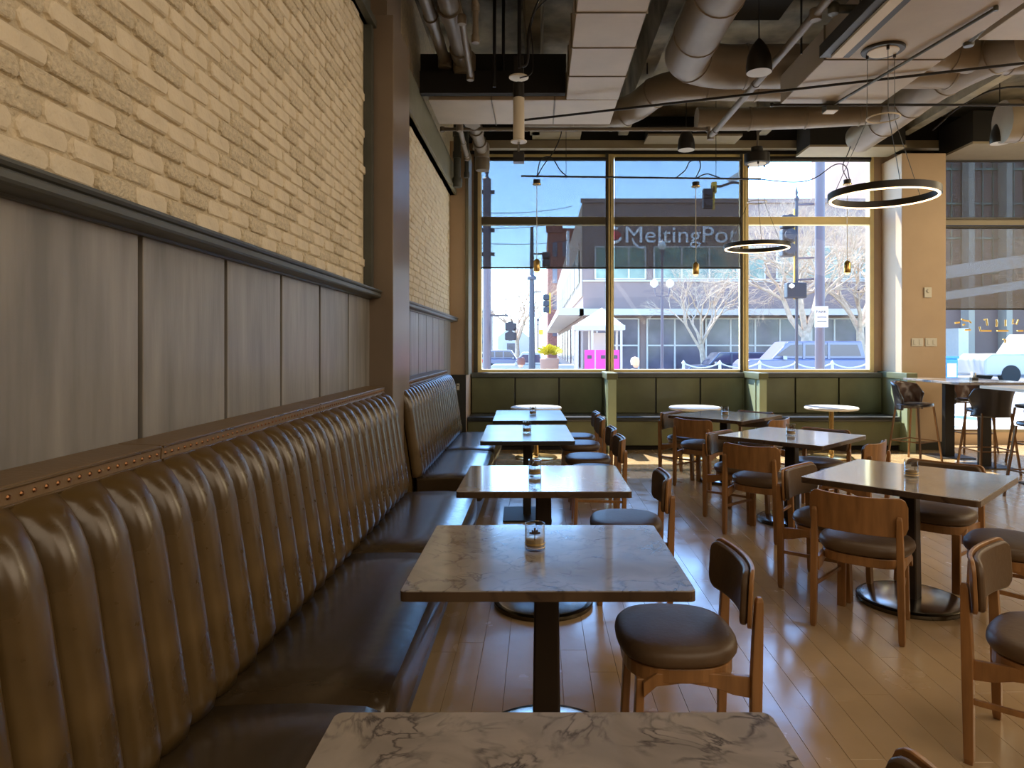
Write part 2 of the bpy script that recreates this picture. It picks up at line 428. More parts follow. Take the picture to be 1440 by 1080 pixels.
soffit('soffit_box', -.08, .62, 10.05, 10.40, 4.62, 4.75, 'small tan soffit box above the left window head')
soffit('soffit_box', 1.6, 2.95, 10.0, 10.40, 4.55, 4.70, 'long low soffit box above the middle window head')
soffit('soffit_box', 3.90, 5.27, 9.9, 10.42, 4.36, 4.78, 'big black soffit box with a pale underside left of the far column')
soffit('soffit_box', 6.05, 8.6, 9.6, 10.42, 4.32, 4.78, 'big black soffit box right of the far column')
# windows
def window(n, x0, x1, z0, z1, tr, m):
    wn = bpy.data.objects.new('window_%d' % n, None); C.objects.link(wn); wn['kind'] = 'structure'
    wn.location = ((x0+x1)/2, YW, z0); cx = (x0+x1)/2; hw = (x1-x0)/2; h = z1-z0; zt = tr-z0
    f = .055
    MB().box(-hw-.01, -hw+f, -.02, .12, 0, h).build('window_jamb', m, wn, bevel=.004)
    MB().box(hw-f, hw+.01, -.02, .12, 0, h).build('window_jamb', m, wn, bevel=.004)
    MB().box(-hw+f+.001, hw-f-.001, -.01, .11, h-.05, h).build('window_head', m, wn, bevel=.004)
    MB().box(-hw+f+.001, hw-f-.001, -.01, .11, zt-.06, zt+.06).build('window_transom', m, wn, bevel=.004)
    MB().box(-hw+f+.001, hw-f-.001, -.01, .11, 0, .045).build('window_sill', m, wn, bevel=.004)
    MB().box(-hw+f, hw-f, .06, .066, .045, zt-.06).build('pane', M['glass'], wn)
    MB().box(-hw+f, hw-f, .06, .066, zt+.06, h-.05).build('pane', M['glass'], wn)
    return wn
W1 = window(1, -.93, 1.105, 1.10, 4.45, 3.43, M['frame'])
W2 = window(2, 1.105, 3.17, 1.10, 4.45, 3.43, M['frame'])
W3 = window(3, 3.17, 5.14, 1.10, 4.45, 3.43, M['frame'])
W4 = window(4, 5.93, 9.6, .18, 4.42, 3.40, M['header'])
def shade(x0, x1, z0, z1, y, m, label):
    t = thing('roller_shade', label, 'blind', ((x0+x1)/2, y, z1)); hw = (x1-x0)/2
    MB().box(-hw, hw, -.001, .001, z0-z1, -.02).build('shade_cloth', m, t)
    MB().box(-hw, hw, -.007, .007, z0-z1-.025, z0-z1).build('hem_bar', M['black'], t)
    MB().tube([(-hw, 0, 0), (hw, 0, 0)], .03, 12).build('shade_roller', M['black'], t, smooth=True)
shade(-.87, 1.05, 2.71, 4.36, YW-.06, M['shade'], 'dark mesh roller shade half down over the left window')
shade(1.165, 3.10, 2.71, 4.36, YW-.06, M['shade'], 'dark mesh roller shade half down over the middle window')
t = thing('roller_shade', 'rolled up shade tube at the head of the right-hand tall window', 'blind', (4.15, YW-.06, 4.36))
MB().tube([(-.92, 0, 0), (.92, 0, 0)], .045, 12).build('shade_roller', M['black'], t, smooth=True)
shade(5.95, 9.55, 3.47, 4.34, YW-.06, M['shade'], 'dark roller shade over the upper pane right of the far column')
shade(5.95, 9.55, 2.08, 3.32, YW-.06, M['shade2'], 'grey roller shade over the lower pane right of the far column')
# dark side strips beside mullions
for i, (a, b) in enumerate(((-.985, -.93), (1.03, 1.075), (3.09, 3.13))):
    struct('trim_%d' % (9+i), MB().box(a, b, YW-.045, YW-.021, 1.1, 4.45), M['frame_dark'])
# far column
fc = MB(); fc.box(5.27, 5.91, 10.0, YW+.19, 0, 4.30)
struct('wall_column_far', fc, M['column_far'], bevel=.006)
struct('baseboard_far', MB().box(5.36, 5.93, 9.975, 10.0, 0, .12), M['bench_dark'])
# ================================================================== STREET
def gz(x): return -.5+.030*max(-12, min(20, x))
M['asphalt'] = mat('asphalt', (.20, .19, .18), .9, var=.08, vscale=3)
M['sidewalk'] = mat('sidewalk', (.62, .58, .53), .9, var=.06, vscale=2)
g = MB()
xs = [-90, -12, 20, 110]
for a, b in zip(xs, xs[1:]):
    g.add([(a, 10.85, gz(a)), (b, 10.85, gz(b)), (b, 160, gz(b)), (a, 160, gz(a))], [(0, 1, 2, 3)])
gr = struct('ground', g, M['asphalt'])
struct('pavement', MB().box(-40, 40, 10.82, 15.5, -.75, -.02), M['sidewalk'])
M['facade'] = mat('facade_grey', (.29, .195, .17), .85, var=.06, vscale=1)
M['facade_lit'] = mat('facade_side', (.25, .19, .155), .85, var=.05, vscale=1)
M['brickred'] = mat('red_brick', (.30, .12, .09), .9, var=.25, vscale=4)
M['win_far'] = mat('far_window', (.20, .25, .17), .25, var=.5, vscale=.9, spec=.6, lowcol=(.08, .13, .12))
M['win_dark'] = mat('far_window_dark', (.11, .09, .12), .2, var=.4, vscale=.7)
M['mullion'] = mat('far_mullion', (.62, .56, .50), .7)
M['signwhite'] = mat('sign_white', (.95, .90, .88), .6)
M['signred'] = mat('sign_red', (.45, .05, .05), .6)
M['pole_grey'] = mat('street_pole', (.14, .11, .13), .5)
M['pole_dark'] = mat('street_pole_dark', (.07, .06, .075), .5)
M['globe'] = mat('globe_lamp', (.75, .74, .68), .3)
M['sig'] = mat('signal_black', (.035, .03, .038), .5)
M['yellow'] = mat('signal_yellow', (.72, .42, .03), .5)
M['bark'] = mat('bare_bark', (.52, .39, .28), .9, var=.2)
M['white_car'] = mat('white_car_paint', (.40, .39, .38), .3, coat=.5)
M['blue_car'] = mat('blue_grey_car_paint', (.15, .15, .24), .3, coat=.5)
M['tan_car'] = mat('tan_trim', (.26, .17, .10), .4)
M['dark_car'] = mat('dark_blue_car_paint', (.05, .06, .10), .25, coat=.6)
M['carglass'] = mat('car_glass', (.05, .045, .09), .08)
M['tyre'] = mat('tyre', (.02, .02, .02), .8)
M['tail'] = mat('tail_lamp', (.65, .04, .03), .3)
M['pink'] = mat('pink_panel', (.82, .06, .36), .5)
M['roofwhite'] = mat('white_canvas', (.58, .58, .56), .7)
M['bush'] = mat('yellow_bush', (.55, .45, .03), .8, var=.3, vscale=8)
M['terracotta'] = mat('planter', (.42, .22, .15), .8)
M['blue'] = mat('blue_box', (.02, .22, .62), .4)
M['hair_red'] = mat('hair_brown', (.16, .07, .06), .7)
M['hair_blond'] = mat('hair_blond', (.62, .45, .28), .7)
M['skin'] = mat('skin', (.60, .36, .26), .6)
M['shirt'] = mat('shirt_green', (.55, .62, .50), .8)
M['shirt2'] = mat('shirt_grey', (.40, .38, .38), .8)
M['concrete_lit'] = mat('ramp_concrete', (.62, .58, .52), .85, var=.04)
M['fin'] = mat('tower_fin', (.50, .44, .36), .8)

# melting-pot restaurant building
bx0, by0, bz0 = 2.6, 40.0, -.6
t = thing('corner_building', 'grey two storey corner building with a shop sign across the street', 'building', (bx0, by0, bz0))
MB().box(0, 17.6, 0, 55, 0, 10.4).build('wall', [M['facade']], t)
MB().box(-.06, 0, .02, 55, 5.0, 10.4).build('side_wall', M['facade_lit'], t)
MB().box(-.3, 17.7, -1.5, 0, 3.85, 4.2).build('canopy', M['mullion'], t)
MB().box(-1.5, -.06, -1.5, 50, 3.85, 4.25).build('canopy', M['mullion'], t)
MB().box(-.15, 17.7, -.12, .0, 10.4, 10.65).build('parapet', M['facade'], t)
MB().box(-.02, 17.6, -.08, 0, 5.85, 5.93).build('trim_band', M['mullion'], t)
def far_win(t, x0, x1, z0, z1, nv, nh, m, y=-.06):
    f = MB().box(x0, x1, y, .0, z0, z1).build('window', m, t)
    for i in range(nv+1):
        xx = x0+(x1-x0)*i/nv; MB().box(xx-.05, xx+.05, y-.05, y, z0, z1).build('window_bar', M['mullion'], f)
    for i in range(nh+1):
        zz = z0+(z1-z0)*i/nh; MB().box(x0, x1, y-.052, y, zz-.045, zz+.045).build('window_bar', M['mullion'], f)
far_win(t, .7, 3.6, 6.0, 7.85, 3, 1, M['win_far'])
far_win(t, 4.1, 10.5, 6.0, 7.85, 4, 1, M['win_far'])
far_win(t, 11.2, 17.2, 6.0, 7.85, 5, 2, M['win_far'])
for i, (a, b, n) in enumerate(((.8, 3.2, 1), (3.7, 6.9, 2), (7.1, 12.8, 4), (13.2, 17.2, 3))):
    far_win(t, a, b, .6, 3.7, n, 2, M['win_dark'])
for i in range(9):          # lit side windows
    y0 = 2.5+i*5.6
    f = MB().box(-.12, -.06, y0, y0+4.0, 6.0, 8.0).build('window', M['win_far'], t)
    for q in range(4):
        MB().box(-.16, -.12, y0+q*4/3-.12, y0+q*4/3+.12, 6.0, 8.0).build('window_bar', M['mullion'], f)
    MB().box(-.12, -.06, y0, y0+3.6, .8, 3.4).build('window', M['win_dark'], t)
for k in range(7):          # white lettering standing off the sunny side wall
    pass
MB().box(-.9, -.75, 1.2, 1.9, 6.9, 9.0).build('projecting_sign', M['signwhite'], t)
def text_obj(name, body, size, m, loc, rot, parent=None, ext=.04, wide=None):
    cu = bpy.data.curves.new(name, 'FONT'); cu.body = body; cu.size = size; cu.extrude = ext; cu.offset = 0
    o = bpy.data.objects.new(name, cu); C.objects.link(o)
    bpy.context.view_layer.update()
    me = bpy.data.meshes.new_from_object(o.evaluated_get(bpy.context.evaluated_depsgraph_get()))
    bpy.data.objects.remove(o); me.materials.clear(); me.materials.append(m)
    if wide:
        xs_ = [v.co.x for v in me.vertices]; s = wide/(max(xs_)-min(xs_))
        for v in me.vertices: v.co.x = (v.co.x-min(xs_))*s
    ob = bpy.data.objects.new(name, me); C.objects.link(ob); ob.location = loc; ob.rotation_euler = rot
    if parent: ob.parent = parent
    return ob
sg = thing('shop_sign', 'pale shop name lettering reading MeltingPot with a round swirl on the grey facade', 'sign', (bx0+2.4, by0-.12, 7.50))
text_obj('lettering', 'MeltingPot', 1.35, M['signwhite'], (0.05, 0, 0), (R(90), 0, 0), sg, ext=.03, wide=6.45)
MB().tube([(.42, 0, .25), (.55, 0, -.05), (.80, 0, -.28), (1.12, 0, -.33)], [.05, .07, .07, .05], 8).build('letter_tail', M['signwhite'], sg, smooth=True)
ring = MB().tube([(-.62+.42*math.cos(a), 0, .42+.42*math.sin(a)) for a in [k*PI/9 for k in range(3, 18)]], .09, 8)
ring.build('swirl', M['signwhite'], sg)
MB().tube([(-.50, .02, .42), (-.50, -.05, .42)], .26, 16).build('swirl_centre', M['signred'], sg)
# neighbours farther down the street
t = thing('brick_building', 'tall red brick building down the street behind the corner building', 'building', (1.45, 104, -1))
MB().box(0, 12, 0, 20, 0, 20.3).build('wall', M['brickred'], t)
MB().box(-.3, 2.2, -.4, 0, 19.6, 20.8).build('cornice', M['brickred'], t)
for i in range(4):
    for j in range(4):
        MB().box(.7+i*1.5, 1.4+i*1.5, -.08, 0, 4+j*4, 6.2+j*4).build('window', M['win_dark'], t)
t = thing('tan_building', 'distant tan building at the far left of the street', 'building', (-14.2, 125, -1))
MB().box(0, 5.2, 0, 12, 0, 9.0).build('wall', M['facade_lit'], t)
MB().box(-.2, 5.4, -.3, 12, 9.0, 9.4).build('cornice', M['mullion'], t)
for i in range(3):
    for j in range(2): MB().box(.6+i*1.6, 1.4+i*1.6, -.08, 0, 3+j*3, 4.6+j*3).build('window', M['win_dark'], t)
t = thing('low_white_building', 'low white gabled house at the end of the street', 'building', (-6.5, 110, -1))
MB().prism([(0, 0), (5, 0), (5, 4), (2.5, 6), (0, 4)], 'y', 0, 8).build('wall', M['roofwhite'], t)
MB().box(1.5, 3.2, -.08, 0, 1.5, 3).build('window', M['win_dark'], t)
# tower and parking ramp seen through the right window
t = thing('office_tower', 'dark office tower with pale vertical fins seen through the shaded right window', 'building', (20.6, 40, -.3))
MB().box(0, 24, 0, 12, 0, 24).build('wall', M['facade'], t)
for xx in (3.9, 6.05, 8.2, 10.4, 12.6, 14.8):
    MB().box(xx, xx+.34, -.75, 0, 0, 24).build('fin', M['fin'], t)
for k in range(20):
    MB().box(.3+k*.6, .36+k*.6, -.09, 0, 5.2, 24).build('window_bar', M['win_far'], t)
for k in range(8):
    MB().box(0, 24, -.12, 0, 6+k*2.0, 6.12+k*2.0).build('floor_edge', M['win_far'], t)
t = thing('parking_ramp', 'pale sloping concrete parking ramp in front of the dark tower', 'ramp', (19.9, 34, -.2))
for k in range(2):
    z0 = 5.0-k*1.05
    MB().prism([(0, z0), (22, z0+3.2), (22, z0+3.9-k*.2), (0, z0+.62-k*.22)], 'y', 0, 2.5).build('ramp_parapet', M['concrete_lit'], t)
for k in range(4): MB().box(1+k*5, 1.5+k*5, .3, 2.2, 0, 2.6+k*.7).build('ramp_pillar', M['concrete_lit'], t)

# trees
def tree(x, y, h, seed, spread, depth, label, r0=.16, m='bark', start=.28, group=None):
    rr = random.Random(seed); br = MB(); tr = MB()
    def grow(p, d, l, r, k, mb):
        q = p+d*l; mid = p.lerp(q, .5)+Vector((rr.uniform(-1, 1), rr.uniform(-1, 1), rr.uniform(-1, 1)))*l*.07
        mb.tube([p, mid, q], [r, r*.85, r*.65], 5 if k > 1 else 3, caps=False)
        if k == 0: return
        for i in range(rr.choice((3, 3, 4))):
            a = rr.uniform(0, 2*PI); e = rr.uniform(.35, spread)
            u = d.orthogonal().normalized(); u.rotate(Matrix.Rotation(a, 3, d))
            nd = (d*math.cos(e)+u*math.sin(e)); nd.z += .08; nd.normalize()
            grow(mid.lerp(q, rr.uniform(.3, 1)), nd, l*rr.uniform(.62, .85), r*.50, k-1, br)
    t = thing('bare_tree', label, 'tree', (x, y, gz(x)), group=group)
    top = Vector((rr.uniform(-.2, .2), 0, h*start))
    tr.tube([(0, 0, 0), top*.5+Vector((.05, 0, 0)), top], [r0*1.3, r0*1.05, r0*.9], 8)
    for i in range(5):
        a = i*2*PI/5+rr.random(); d = Vector((math.cos(a)*.6, math.sin(a)*.6, 1)).normalized()
        grow(top*rr.uniform(.8, 1), d, h*.26, r0*.6, depth, br)
    tr.build('trunk', M[m], t, smooth=True); br.build('branches', M[m], t, kind='stuff')
tree(11.6, 30, 8.3, 5, .85, 6, 'big bare tree with pale tangled branches behind the parked pickup', r0=.24)
tree(15.4, 33, 9.0, 11, .8, 5, 'bare tree at the right edge of the tall window', r0=.2)
tree(8.4, 35, 6.6, 21, .8, 4, 'smaller bare tree by the corner of the shop facade', r0=.14)
tree(-2.2, 70, 10.5, 33, .7, 5, 'distant bare tree beside the left street poles', r0=.22)
tree(22.5, 28, 8.0, 41, .85, 5, 'bare tree seen through the shaded right window', r0=.2)

# street poles, signals and lamps
def box_signal(t, x, z, n, y=0, w=.34, h=.36, yel=True):
    for k in range(n):
        hd = MB().box(x-w/2, x+w/2, y-.12, y+.12, z-k*(h+.03)-h, z-k*(h+.03)).build('signal_head', M['sig'], t, bevel=.03)
        MB().tube([(x, y-.25, z-k*(h+.03)-h*.45), (x, y-.12, z-k*(h+.03)-h*.5)], [.13, .12], 10).build('visor', M['sig'], hd)
    if yel: MB().box(x+w/2, x+w/2+.07, y-.1, y+.1, z-n*(h+.03), z+.08).build('signal_edge', M['yellow'], t)
t = thing('utility_pole', 'thick mauve street pole with cross arms at the left of the left window', 'pole', (-1.34, 18, -.54))
MB().tube([(0, 0, 0), (0, 0, 6.4)], .105, 12).build('pole', M['pole_grey'], t, smooth=True)
MB().lathe([(.12, 0), (.05, .05), (.03, .12), (.06, .18), (.02, .25), (.0, .32)], 10, (0, 0, 6.4)).build('finial', M['pole_grey'], t, smooth=True)
for z in (6.02, 5.02, 4.4): MB().box(-.45, .2, -.04, .04, z, z+.09).build('cross_arm', M['pole_dark'], t)
MB().box(0.1, .55, -.03, .03, 2.82, 2.87).build('cross_arm', M['pole_dark'], t)
box_signal(t, .62, 2.65, 1, w=.3, h=.2, yel=False); box_signal(t, .62, 2.4, 1, w=.3, h=.2, yel=False)
t = thing('signal_pole', 'slim dark signal pole standing left of the brick building', 'pole', (-.28, 30, -.51))
MB().tube([(0, 0, 0), (0, 0, 2.9), (0, 0, 7.2)], [.16, .13, .07], 12).build('pole', M['pole_dark'], t, smooth=True)
MB().lathe([(.2, 0), (.2, .12), (.12, .2)], 12, (0, 0, 4.9)).build('collar', M['pole_dark'], t)
MB().box(0, .5, -.03, .03, 6.0, 6.06).build('cross_arm', M['pole_dark'], t)
box_signal(t, .62, 6.1, 2, w=.34, h=.3, yel=False)
MB().box(0, .42, -.02, .02, 4.35, 4.39).build('cross_arm', M['pole_dark'], t)
box_signal(t, .62, 4.25, 3, w=.26, h=.24)
MB().box(.3, .5, -.06, -.03, 2.5, 2.75).build('yellow_sign', M['yellow'], t)
def lamppost(x, y, z, h, label, gl=1, r=.13):
    t = thing('street_lamp', label, 'street lamp', (x, y, z))
    MB().lathe([(.16, 0), (.14, .3), (.07, .5), (.05, 1), (.04, h-.4), (.07, h-.3), (.04, h-.2), (.1, h)], 10).build('post', M['pole_grey'], t, smooth=True)
    MB().lathe([(.05, 0), (r, r*.7), (r*1.05, r*1.2), (r*.7, r*2), (.02, r*2.3), (0, r*2.9)], 14, (0, 0, h)).build('globe', M['globe'], t, smooth=True)
    if gl > 1:
        for s in (-1, 1):
            MB().tube([(0, 0, h-1.5), (s*.2, 0, h-1.45), (s*.25, 0, h-1.2)], .02, 6).build('lamp_arm', M['pole_grey'], t)
            MB().lathe([(.04, 0), (r, r*.7), (r, r*1.3), (0, r*2.2)], 12, (s*.25, 0, h-1.2)).build('globe', M['globe'], t, smooth=True)
lamppost(3.95, 22, -.38, 4.95, 'grey street lamp with white globes in front of the shop sign', 3)
lamppost(-.02, 38, -.5, 3.5, 'short street lamp with a white globe beside the three-light signal', 1, .22)
# signal hanging over the street before the middle window
t = thing('signal_mast', 'yellow-edged traffic signal on a mast arm over the street', 'traffic light', (7.80, 26, -.27))
MB().tube([(0, 0, 0), (0, 0, 8.6)], .10, 10).build('mast', M['pole_grey'], t, smooth=True)
MB().tube([(0, 0, 7.9), (-.5, 0, 7.95), (-.9, 0, 7.8), (-1.3, 0, 7.8)], .05, 8).build('mast_arm', M['pole_dark'], t)
box_signal(t, -1.42, 7.7, 2, w=.36, h=.36)
MB().box(-1.27, -1.1, -.1, .1, 7.55, 7.95).build('yellow_bracket', M['yellow'], t)
MB().obox((-.33, 0, 8.15), (.8, 0, .5), (-.5, 0, .8), (0, 1, 0), .36, .14, .02).build('street_name_sign', M['signwhite'], t)
# pole cluster in right window
t = thing('steel_pole', 'wide mauve steel pole with a white parking notice in the right-hand tall window', 'pole', (6.53, 16, -.3))
MB().tube([(0, 0, 0), (0, 0, 8)], .108, 12).build('pole', M['pole_grey'], t, smooth=True)
ps = MB().box(-.165, .135, -.14, -.12, 2.24, 2.72).build('parking_notice', M['signwhite'], t)
text_obj('lettering', 'PARK', .10, M['sig'], (-.14, -.145, 2.56), (R(90), 0, 0), ps, ext=.002, wide=.24)
MB().box(-.12, .10, -.145, -.14, 2.36, 2.38).build('print_line', M['sig'], ps)
MB().box(-.12, .10, -.145, -.14, 2.46, 2.48).build('print_line', M['sig'], ps)
t = thing('ornamental_signal_pole', 'ornamental pole with pointed finial and pedestrian signal left of the steel pole', 'traffic light', (6.03, 16.1, -.3))
MB().tube([(0, 0, 0), (0, 0, 5.2)], .035, 10).build('pole', M['pole_dark'], t, smooth=True)
MB().lathe([(.05, 0), (.06, .05), (.02, .12), (.035, .18), (0, .35)], 8, (0, 0, 5.2)).build('finial', M['pole_dark'], t, smooth=True)
MB().box(-.07, -.05, -.03, .03, 2.9, 5.0).build('yellow_edge', M['yellow'], t)
for z in (5.1, 3.85, 3.35): MB().tube([(0, 0, z), (.4, 0, z+.02)], .025, 6).build('bracket', M['pole_grey'], t)
box_signal(t, -.22, 4.85, 3, w=.3, h=.3, yel=False)
MB().box(-.26, .2, -.12, .12, 2.92, 3.28).build('pedestrian_signal', M['sig'], t, bevel=.03)
MB().lathe([(.0, -.06), (.06, -.03), (.07, .0), (.06, .03), (0, .06)], 10, (-.16, -.12, 3.2)).build('signal_lens', M['globe'], t)
# overhead wires
rw = random.Random(2)
for i, (za, zb) in enumerate(((5.2, 8.6), (4.75, 7.9), (4.35, 7.0))):
    tag(MB().tube(arc((-2.4, 20, za+.2), (1.6, 33, zb-.4), .15, 8), .012, 5).build('overhead_wire', M['cable']),
        ['topmost overhead wire across the left window', 'middle overhead wire across the left window', 'lowest overhead wire across the left window'][i], 'wire', 'overhead wires')
# kiosk
kz = gz(1.7)
t = thing('street_kiosk', 'white-roofed street kiosk with pink panels behind the first partition', 'kiosk', (1.72, 20, kz))
H_ = 1.5-kz
MB().add([(-.68, -.6, 2.0-kz+.1), (.68, -.6, 2.1-kz), (.68, .6, 2.1-kz), (-.68, .6, 2.1-kz), (.12, 0, 2.62-kz)], [(0, 1, 4), (1, 2, 4), (2, 3, 4), (3, 0, 4), (3, 2, 1, 0)]).build('roof', M['roofwhite'], t)
MB().box(-.72, .72, -.64, .64, 1.96-kz, 2.1-kz).build('eave', M['roofwhite'], t)
for sx in (-.62, -.2, .62):
    for sy in (-.55, .55): MB().box(sx-.03, sx+.03, sy-.03, sy+.03, 0, 1.96-kz).build('post', M['mullion'], t)
for a, b in ((-.42, -.14), (-.10, .30), (.33, .56)):
    p = MB().box(a, b, -.6, -.57, .1, 1.40-kz).build('pink_panel', M['pink'], t)
    MB().box((a+b)/2-.06, (a+b)/2+.06, -.61, -.60, 1.15-kz, 1.25-kz).build('printed_mark', M['dark_car'], p)
MB().box(-.15, .5, .4, .45, 0, 1.9-kz).build('back_panel', M['mullion'], t)
# cars
def car(kind, x, y, z, L_, H_, m, label, face=-1, cap=False, trim=None):
    t = thing('pickup_truck' if kind != 'suv' else 'car', label, 'car' if kind == 'suv' else 'truck', (x, y, z))
    W_ = 1.8
    l = L_/2; b0 = .32; hood = H_*.60; belt = H_*.60
    if kind == 'pickup':
        body = [(-l, b0), (l, b0), (l, belt), (-.05*l, belt), (-.18*l, belt+.02), (-.9*l, hood), (-l, hood-.2)]
        cabin = [(-.42*l, belt), (-.22*l, H_), (.20*l, H_), (.24*l, belt)]
    elif kind == 'topper':
        body = [(-l, b0), (l, b0), (l, belt), (-.45*l, belt+.02), (-.92*l, hood-.02), (-l, hood-.22)]
        cabin = [(-.55*l, belt), (-.28*l, H_-.03), (-.2*l, H_), (.93*l, H_), (l, belt)]
    else:
        body = [(-l, b0), (l, b0), (l, belt), (-.5*l, belt), (-.9*l, hood-.05), (-l, hood-.3)]
        cabin = [(-.5*l, belt), (-.25*l, H_), (.75*l, H_), (.97*l, belt)]
    if face > 0:
        body = [(-a, c) for a, c in body]; cabin = [(-a, c) for a, c in cabin]
    MB().prism(body, 'y', -W_/2, W_/2).build('body', M[m], t, bevel=.06)
    cx = sum(p[0] for p in cabin)/len(cabin); cz = (belt+H_)/2
    MB().prism(cabin, 'y', -W_/2+.1, W_/2-.1).build('cabin', M[m], t, bevel=.05)
    gl = [(cx+(a-cx)*.9, cz+(c-cz)*.62) for a, c in cabin]
    n = 2 if kind != 'pickup' else 1
    x0, x1 = min(a for a, _ in gl), max(a for a, _ in gl)
    f = MB().prism(gl, 'y', -W_/2+.085, -W_/2+.12).build('side_window', M['carglass'], t)
    if n == 2:
        for k in (.33, .62):
            MB().box(x0+(x1-x0)*k-.05, x0+(x1-x0)*k+.05, -W_/2+.07, -W_/2+.13, belt, H_-.05).build('window_pillar', M[m], t)
    for sx in (-.62, .62):
        MB().tube([(sx*l, -W_/2-.02, .36), (sx*l, -W_/2+.25, .36)], .36, 18).build('wheel', M['tyre'], t)
        MB().tube([(sx*l, W_/2-.25, .36), (sx*l, W_/2+.02, .36)], .36, 18).build('wheel', M['tyre'], t)
    if trim: MB().prism([(-l*.98, b0+.02), (l*.98, b0+.02), (l*.98, b0+.36), (-l*.98, b0+.36)], 'y', -W_/2-.015, -W_/2).build('lower_trim', M[trim], t)
    MB().box(-face*l-.03, -face*l+.03, -W_/2-.01, -W_/2+.2, belt-.28, belt-.02).build('tail_lamp', M['tail'], t)
    MB().box(face*l*.35-.06, face*l*.35+.06, -W_/2-.16, -W_/2, belt, belt+.14).build('mirror', M['white_car'], t)
    return t
car('pickup', -.35, 38, gz(0)-.02, 4.7, 1.70, 'white_car', 'white pickup truck crossing outside the left window')
car('topper', 10.9, 29, gz(11)+.02, 5.0, 1.86, 'blue_car', 'blue and tan pickup with a canopy top parked outside the right-hand tall window', trim='tan_car')
car('suv', 9.0, 33, gz(9), 4.2, 1.45, 'dark_car', 'dark blue car parked behind the middle window')
car('suv', -2.6, 55, gz(-3)+.05, 3.6, 1.75, 'blue_car', 'grey estate car with dark rear glass beyond the white pickup', face=1)
car('suv', -6.2, 75, gz(-6), 4.0, 1.5, 'white_car', 'white car far down the street at the left')
car('pickup', 19.5, 27, gz(19), 5.2, 1.9, 'white_car', 'white van-like pickup outside the window right of the far column')
# yellow shrub in planter, newspaper boxes, bollard
t = thing('planter_shrub', 'yellow leafy shrub in a round terracotta planter on the corner', 'plant', (.55, 34, -.48))
MB().lathe([(.28, 0), (.42, .55), (.48, 1.35), (.42, 1.4)], 14).build('planter', M['terracotta'], t, smooth=True)
lf = MB(); rr = random.Random(9)
for k in range(420):
    a = rr.uniform(0, 2*PI); e = rr.uniform(0, 1.2); l = rr.uniform(.25, .72)
    d = Vector((math.cos(a)*math.sin(e), math.sin(a)*math.sin(e), math.cos(e)*.75)); c = Vector((0, 0, 1.5))+d*l
    u = d.orthogonal().normalized()*.05; v = d*.12
    lf.add([c-u, c-v, c+u, c+v], [(0, 1, 2, 3)])
lf.build('foliage', M['bush'], t, kind='stuff')
for i, (xx, lb) in enumerate(((8.72, 'blue newspaper box beside the far column, the left one'), (9.02, 'blue newspaper box outside the right window, the right one'))):
    t = thing('newspaper_box', lb, 'newspaper box', (xx, 15.2, -.02), group='newspaper boxes outside')
    MB().box(-.14, .14, -.15, .15, .35, 1.25).build('box_body', M['blue'], t, bevel=.02)
    MB().box(-.10, .10, -.16, -.15, .85, 1.15).build('display_window', M['roofwhite'], t)
    MB().box(-.16, .16, -.16, .16, 1.25, 1.30).build('box_lid', M['blue'], t)
    MB().box(-.05, .05, -.05, .05, 0, .35).build('pedestal', M['pole_dark'], t)
# chain fence
cf = thing('chain_fence', 'white post and chain barrier along the kerb outside the windows', 'fence', (0, 19, gz(6)))
px_ = [4.0, 5.0, 6.1, 7.1, 8.1, 9.1, 10.2]
for a in px_: MB().lathe([(.05, 0), (.04, 1.32), (.06, 1.36), (.0, 1.45)], 8, (a, 0, 0)).build('fence_post', M['roofwhite'], cf)
for a, b in zip(px_, px_[1:]): MB().tube(arc((a, 0, 1.36), (b, 0, 1.36), .13, 8), .022, 6).build('chain', M['roofwhite'], cf)
